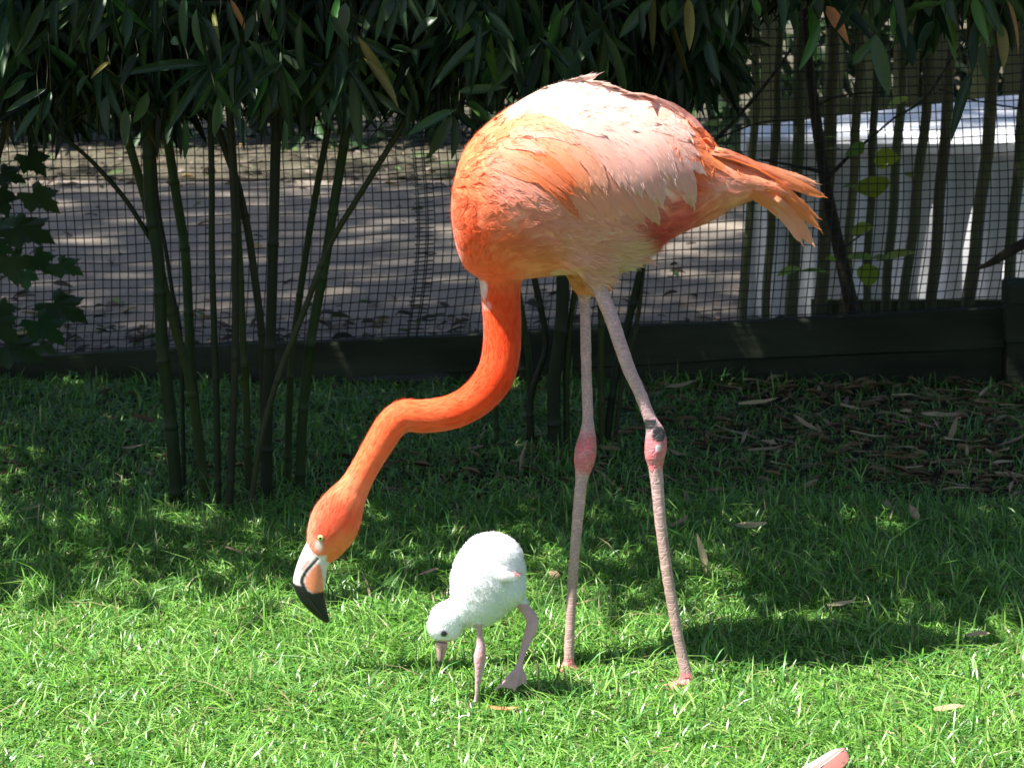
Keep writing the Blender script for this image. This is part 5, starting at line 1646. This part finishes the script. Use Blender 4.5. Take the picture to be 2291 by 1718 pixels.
tag(lawn, 'short green lawn grass around the flamingos, sunlit in front and shaded behind', 'grass')

# ------------------------------------------------------------------ dead leaves
def curl_strip(seed):
    r = random.Random(seed)
    V = []; nl = 7
    c1, c2, tw = r.uniform(-0.35, 0.45), r.uniform(-0.2, 0.25), r.uniform(-1.2, 1.2)
    for i in range(nl):
        t = i / (nl - 1)
        w = 0.5 * (t ** 0.4) * (1 - t ** 2.4) * 1.25 + 0.03
        z = 0.10 + c1 * (t - 0.5) ** 2 + 0.02 * math.sin(9 * t + seed)
        for s in (-1, 0, 1):
            V.append((t - 0.5, s * w + c2 * (t - .5) ** 2, z + 0.05 * abs(s) + 0.07 * s * math.sin(tw * (t - .3))))
    T = []
    for i in range(nl - 1):
        for s in range(2):
            a = i * 3 + s
            T += [(a, a + 3, a + 4), (a, a + 4, a + 1)]
    return np.array(V), np.array(T)
strips = [curl_strip(k) for k in range(6)]
deadme = []
for v, t in strips:
    me = mesh_tris('fallen_leaf', v, t); me.materials.append(M['litter']); deadme.append(me)
def fallen(x, y, L, w, az, pitch, roll, z, label, group):
    o = bpy.data.objects.new('fallen_leaf', random.choice(deadme))
    COL.objects.link(o)
    R_ = Matrix.Rotation(az, 4, 'Z') @ Matrix.Rotation(pitch, 4, 'Y') @ Matrix.Rotation(roll, 4, 'X')
    o.matrix_world = Matrix.Translation((x, y, z)) @ R_ @ Matrix.Diagonal((L, w, L * 0.55, 1))
    tag(o, label, 'leaf', group)
    return o
n_l = 0
while n_l < 170:
    x = random.uniform(0.0, 1.25); y = random.uniform(1.05, 2.42)
    if random.random() > float(litter_zone(np.array([x]), np.array([y]))[0]) + 0.05:
        continue
    fallen(x, y, random.uniform(0.035, 0.10), random.uniform(0.007, 0.016), random.uniform(0, 6.28), random.uniform(-0.25, 0.25), random.uniform(-0.6, 0.6), random.uniform(0.0, 0.02),
           *(('dry tan bamboo leaf lying close under the fence rail', 'fallen leaves close under the fence rail') if y > 2.0 else
             ('dry tan bamboo leaf at the edge of the litter where the lawn begins', 'fallen leaves where lawn and litter meet') if y < 1.45 else
             ('dry tan bamboo leaf in the middle of the shaded litter strip', 'fallen leaves in the middle of the litter')))
    n_l += 1
for (px, py) in [(1300, 1358), (1330, 1395), (1625, 1355), (1885, 1368), (2185, 1440), (2120, 1605), (2125, 1300), (2045, 1160), (1985, 1135), (1745, 1125), (1380, 1130), (1240, 1290), (960, 1298), (300, 1010), (330, 1070), (70, 1155), (525, 1240), (1060, 1010), (1150, 1040), (900, 1130), (1520, 1180), (1680, 1190), (2230, 1150), (760, 1255), (1200, 1130)]:
    g = gnd(px, py, 0.02)
    fallen(g.x, g.y, random.uniform(0.035, 0.065), random.uniform(0.012, 0.022), random.uniform(0, 6.28), random.uniform(-0.3, 0.3), random.uniform(-0.5, 0.5), random.uniform(0.018, 0.034),
           *(('single dry leaf caught in the sunlit lawn grass', 'dead leaves on the sunlit lawn') if g.y < 0.32 else ('single dry leaf caught in the shaded lawn grass', 'dead leaves on the shaded lawn')))
def upright(px, py, L, w, lean, label):
    g = gnd(px, py, 0.0)
    fallen(g.x, g.y, L, w, lean, -1.25, random.uniform(-0.4, 0.4) + math.pi / 2, L * 0.5, label, None)
upright(2130, 992, 0.060, 0.016, 0.3, 'pale dry leaf standing upright with its point up in the litter')
upright(1570, 1300, 0.085, 0.016, 2.4, 'brown dry leaf propped steeply in the grass behind the flamingo leg')
upright(1160, 1065, 0.075, 0.016, 0.9, 'brown dry leaf standing on edge below the thin bamboo culms')
# leaf stalk beside the chick
g = gnd(1122, 1592, 0.02)
o = fallen(g.x, g.y, 0.055, 0.010, 0.05, 0.05, 0.3, 0.022, 'orange-brown dry leaf lying in the grass in front of the chick', None)
o.data = o.data.copy(); o.data.materials.clear(); o.data.materials.append(M['leaf_dry'])
# moulted pink feather in the sunlit grass
fa, fb = gnd(1800, 1735, 0.034), gnd(1884, 1668, 0.048)
fr0 = thing('fallen_feather', 'moulted pink feather with a white edge lying in the sunlit grass', 'feather', tuple(fa))
V = []; C = []; UV = []; nu, nv = 14, 6
fa, fb = np.array(fa), np.array(fb)
ax = fb - fa; side = np.cross(ax, [0, -0.6, 0.8]); side /= np.linalg.norm(side)
up = np.cross(side, ax); up /= np.linalg.norm(up)
for i in range(nu + 1):
    t = i / nu
    w = 0.017 * min(1, (t + 0.25) / 0.4) * (1 - t ** 5) ** 0.5
    for j in range(nv + 1):
        v_ = j / nv * 2 - 1
        V.append(fa + ax * t + side * (v_ * w + 0.010 * math.sin(t * 2.6)) - up * (0.004 * v_ * v_) + up * 0.006 * math.sin(t * 3.1))
        c = np.array(srgb(206, 130, 120)); e = np.clip((-v_ - 0.05) * 1.6, 0, 1)
        C.append(c * (1 - e) + np.array(srgb(190, 186, 188)) * e); UV.append((t, v_ * .5 + .5))
T = []
for i in range(nu):
    for j in range(nv):
        a = i * (nv + 1) + j
        T += [(a, a + nv + 2, a + 1), (a, a + nv + 1, a + nv + 2)]
link('vane', mesh_tris('vane', np.array(V), T, np.array(C), uv=np.array(UV)), M['feather'], fr0)
v, t = tube(np.array([fa - ax * 0.25, fa + ax * 0.3 + side * 0.010 * math.sin(.78) + up * .0055, fa + ax * 0.9 + side * 0.010 * math.sin(2.34) + up * 0.0035]), np.array([0.0012, 0.001, 0.0004]), 6, n=14)
link('shaft', mesh_tris('shaft', v, t), mat('feather_shaft', (0.75, 0.66, 0.60), 0.4, 0.4), fr0)
# the rest of the litter, joined
r = np.random.default_rng(50)
n = 4800
x = r.uniform(-1.6, 1.7, n); y = r.uniform(1.0, 2.45, n)
k = r.random(n) < litter_zone(x, y) * 0.85 + 0.06
x, y = x[k], y[k]; n = len(x)
az = r.uniform(0, 6.283, n)
D = np.stack([np.cos(az), np.sin(az), r.normal(0, 0.15, n)], 1)
L = r.uniform(0.018, 0.065, n)
c = np.array([0.25, 0.165, 0.09]) * r.uniform(0.25, 1.3, n)[:, None]
acc = leaves_np(np.stack([x, y, r.uniform(0.004, 0.018, n)], 1), D, L, L * r.uniform(0.14, 0.28, n), np.stack([r.normal(0, 0.6, n), r.normal(0, 0.6, n), np.ones(n)], 1), c)
o = link('leaf_litter', acc.mesh('leaf_litter'), M['litter_attr']); o['kind'] = 'stuff'
tag(o, 'brown leaf litter covering the shaded soil below the fence', 'leaf litter')
# litter and stones on the path and the verge beyond the fence
n = 3200
x = r.uniform(-2.6, 2.6, n); y = np.where(r.random(n) < 0.55, 2.66 + np.abs(r.normal(0, 0.45, n)), np.where(r.random(n) < 0.8, 6.25 + r.random(n) * 1.4, r.uniform(2.7, 6.4, n)))
az = r.uniform(0, 6.283, n)
D = np.stack([np.cos(az), np.sin(az), r.normal(0, 0.12, n)], 1)
L = r.uniform(0.02, 0.065, n)
pal = np.array([[0.17, 0.13, 0.10], [0.26, 0.21, 0.17], [0.06, 0.05, 0.04], [0.10, 0.16, 0.05], [0.36, 0.25, 0.10]])
c = pal[r.choice(5, n, p=[.3, .25, .25, .13, .07])] * r.uniform(0.6, 1.3, n)[:, None]
acc = leaves_np(np.stack([x, y, r.uniform(0.014, 0.024, n)], 1), D, L, L * r.uniform(0.3, 0.7, n), np.stack([r.normal(0, 0.4, n), r.normal(0, 0.4, n), np.ones(n)], 1), c)
o = link('path_litter', acc.mesh('path_litter'), M['litter_attr']); o['kind'] = 'stuff'
tag(o, 'dead leaves and bits strewn over the grey path beyond the mesh', 'leaf litter')
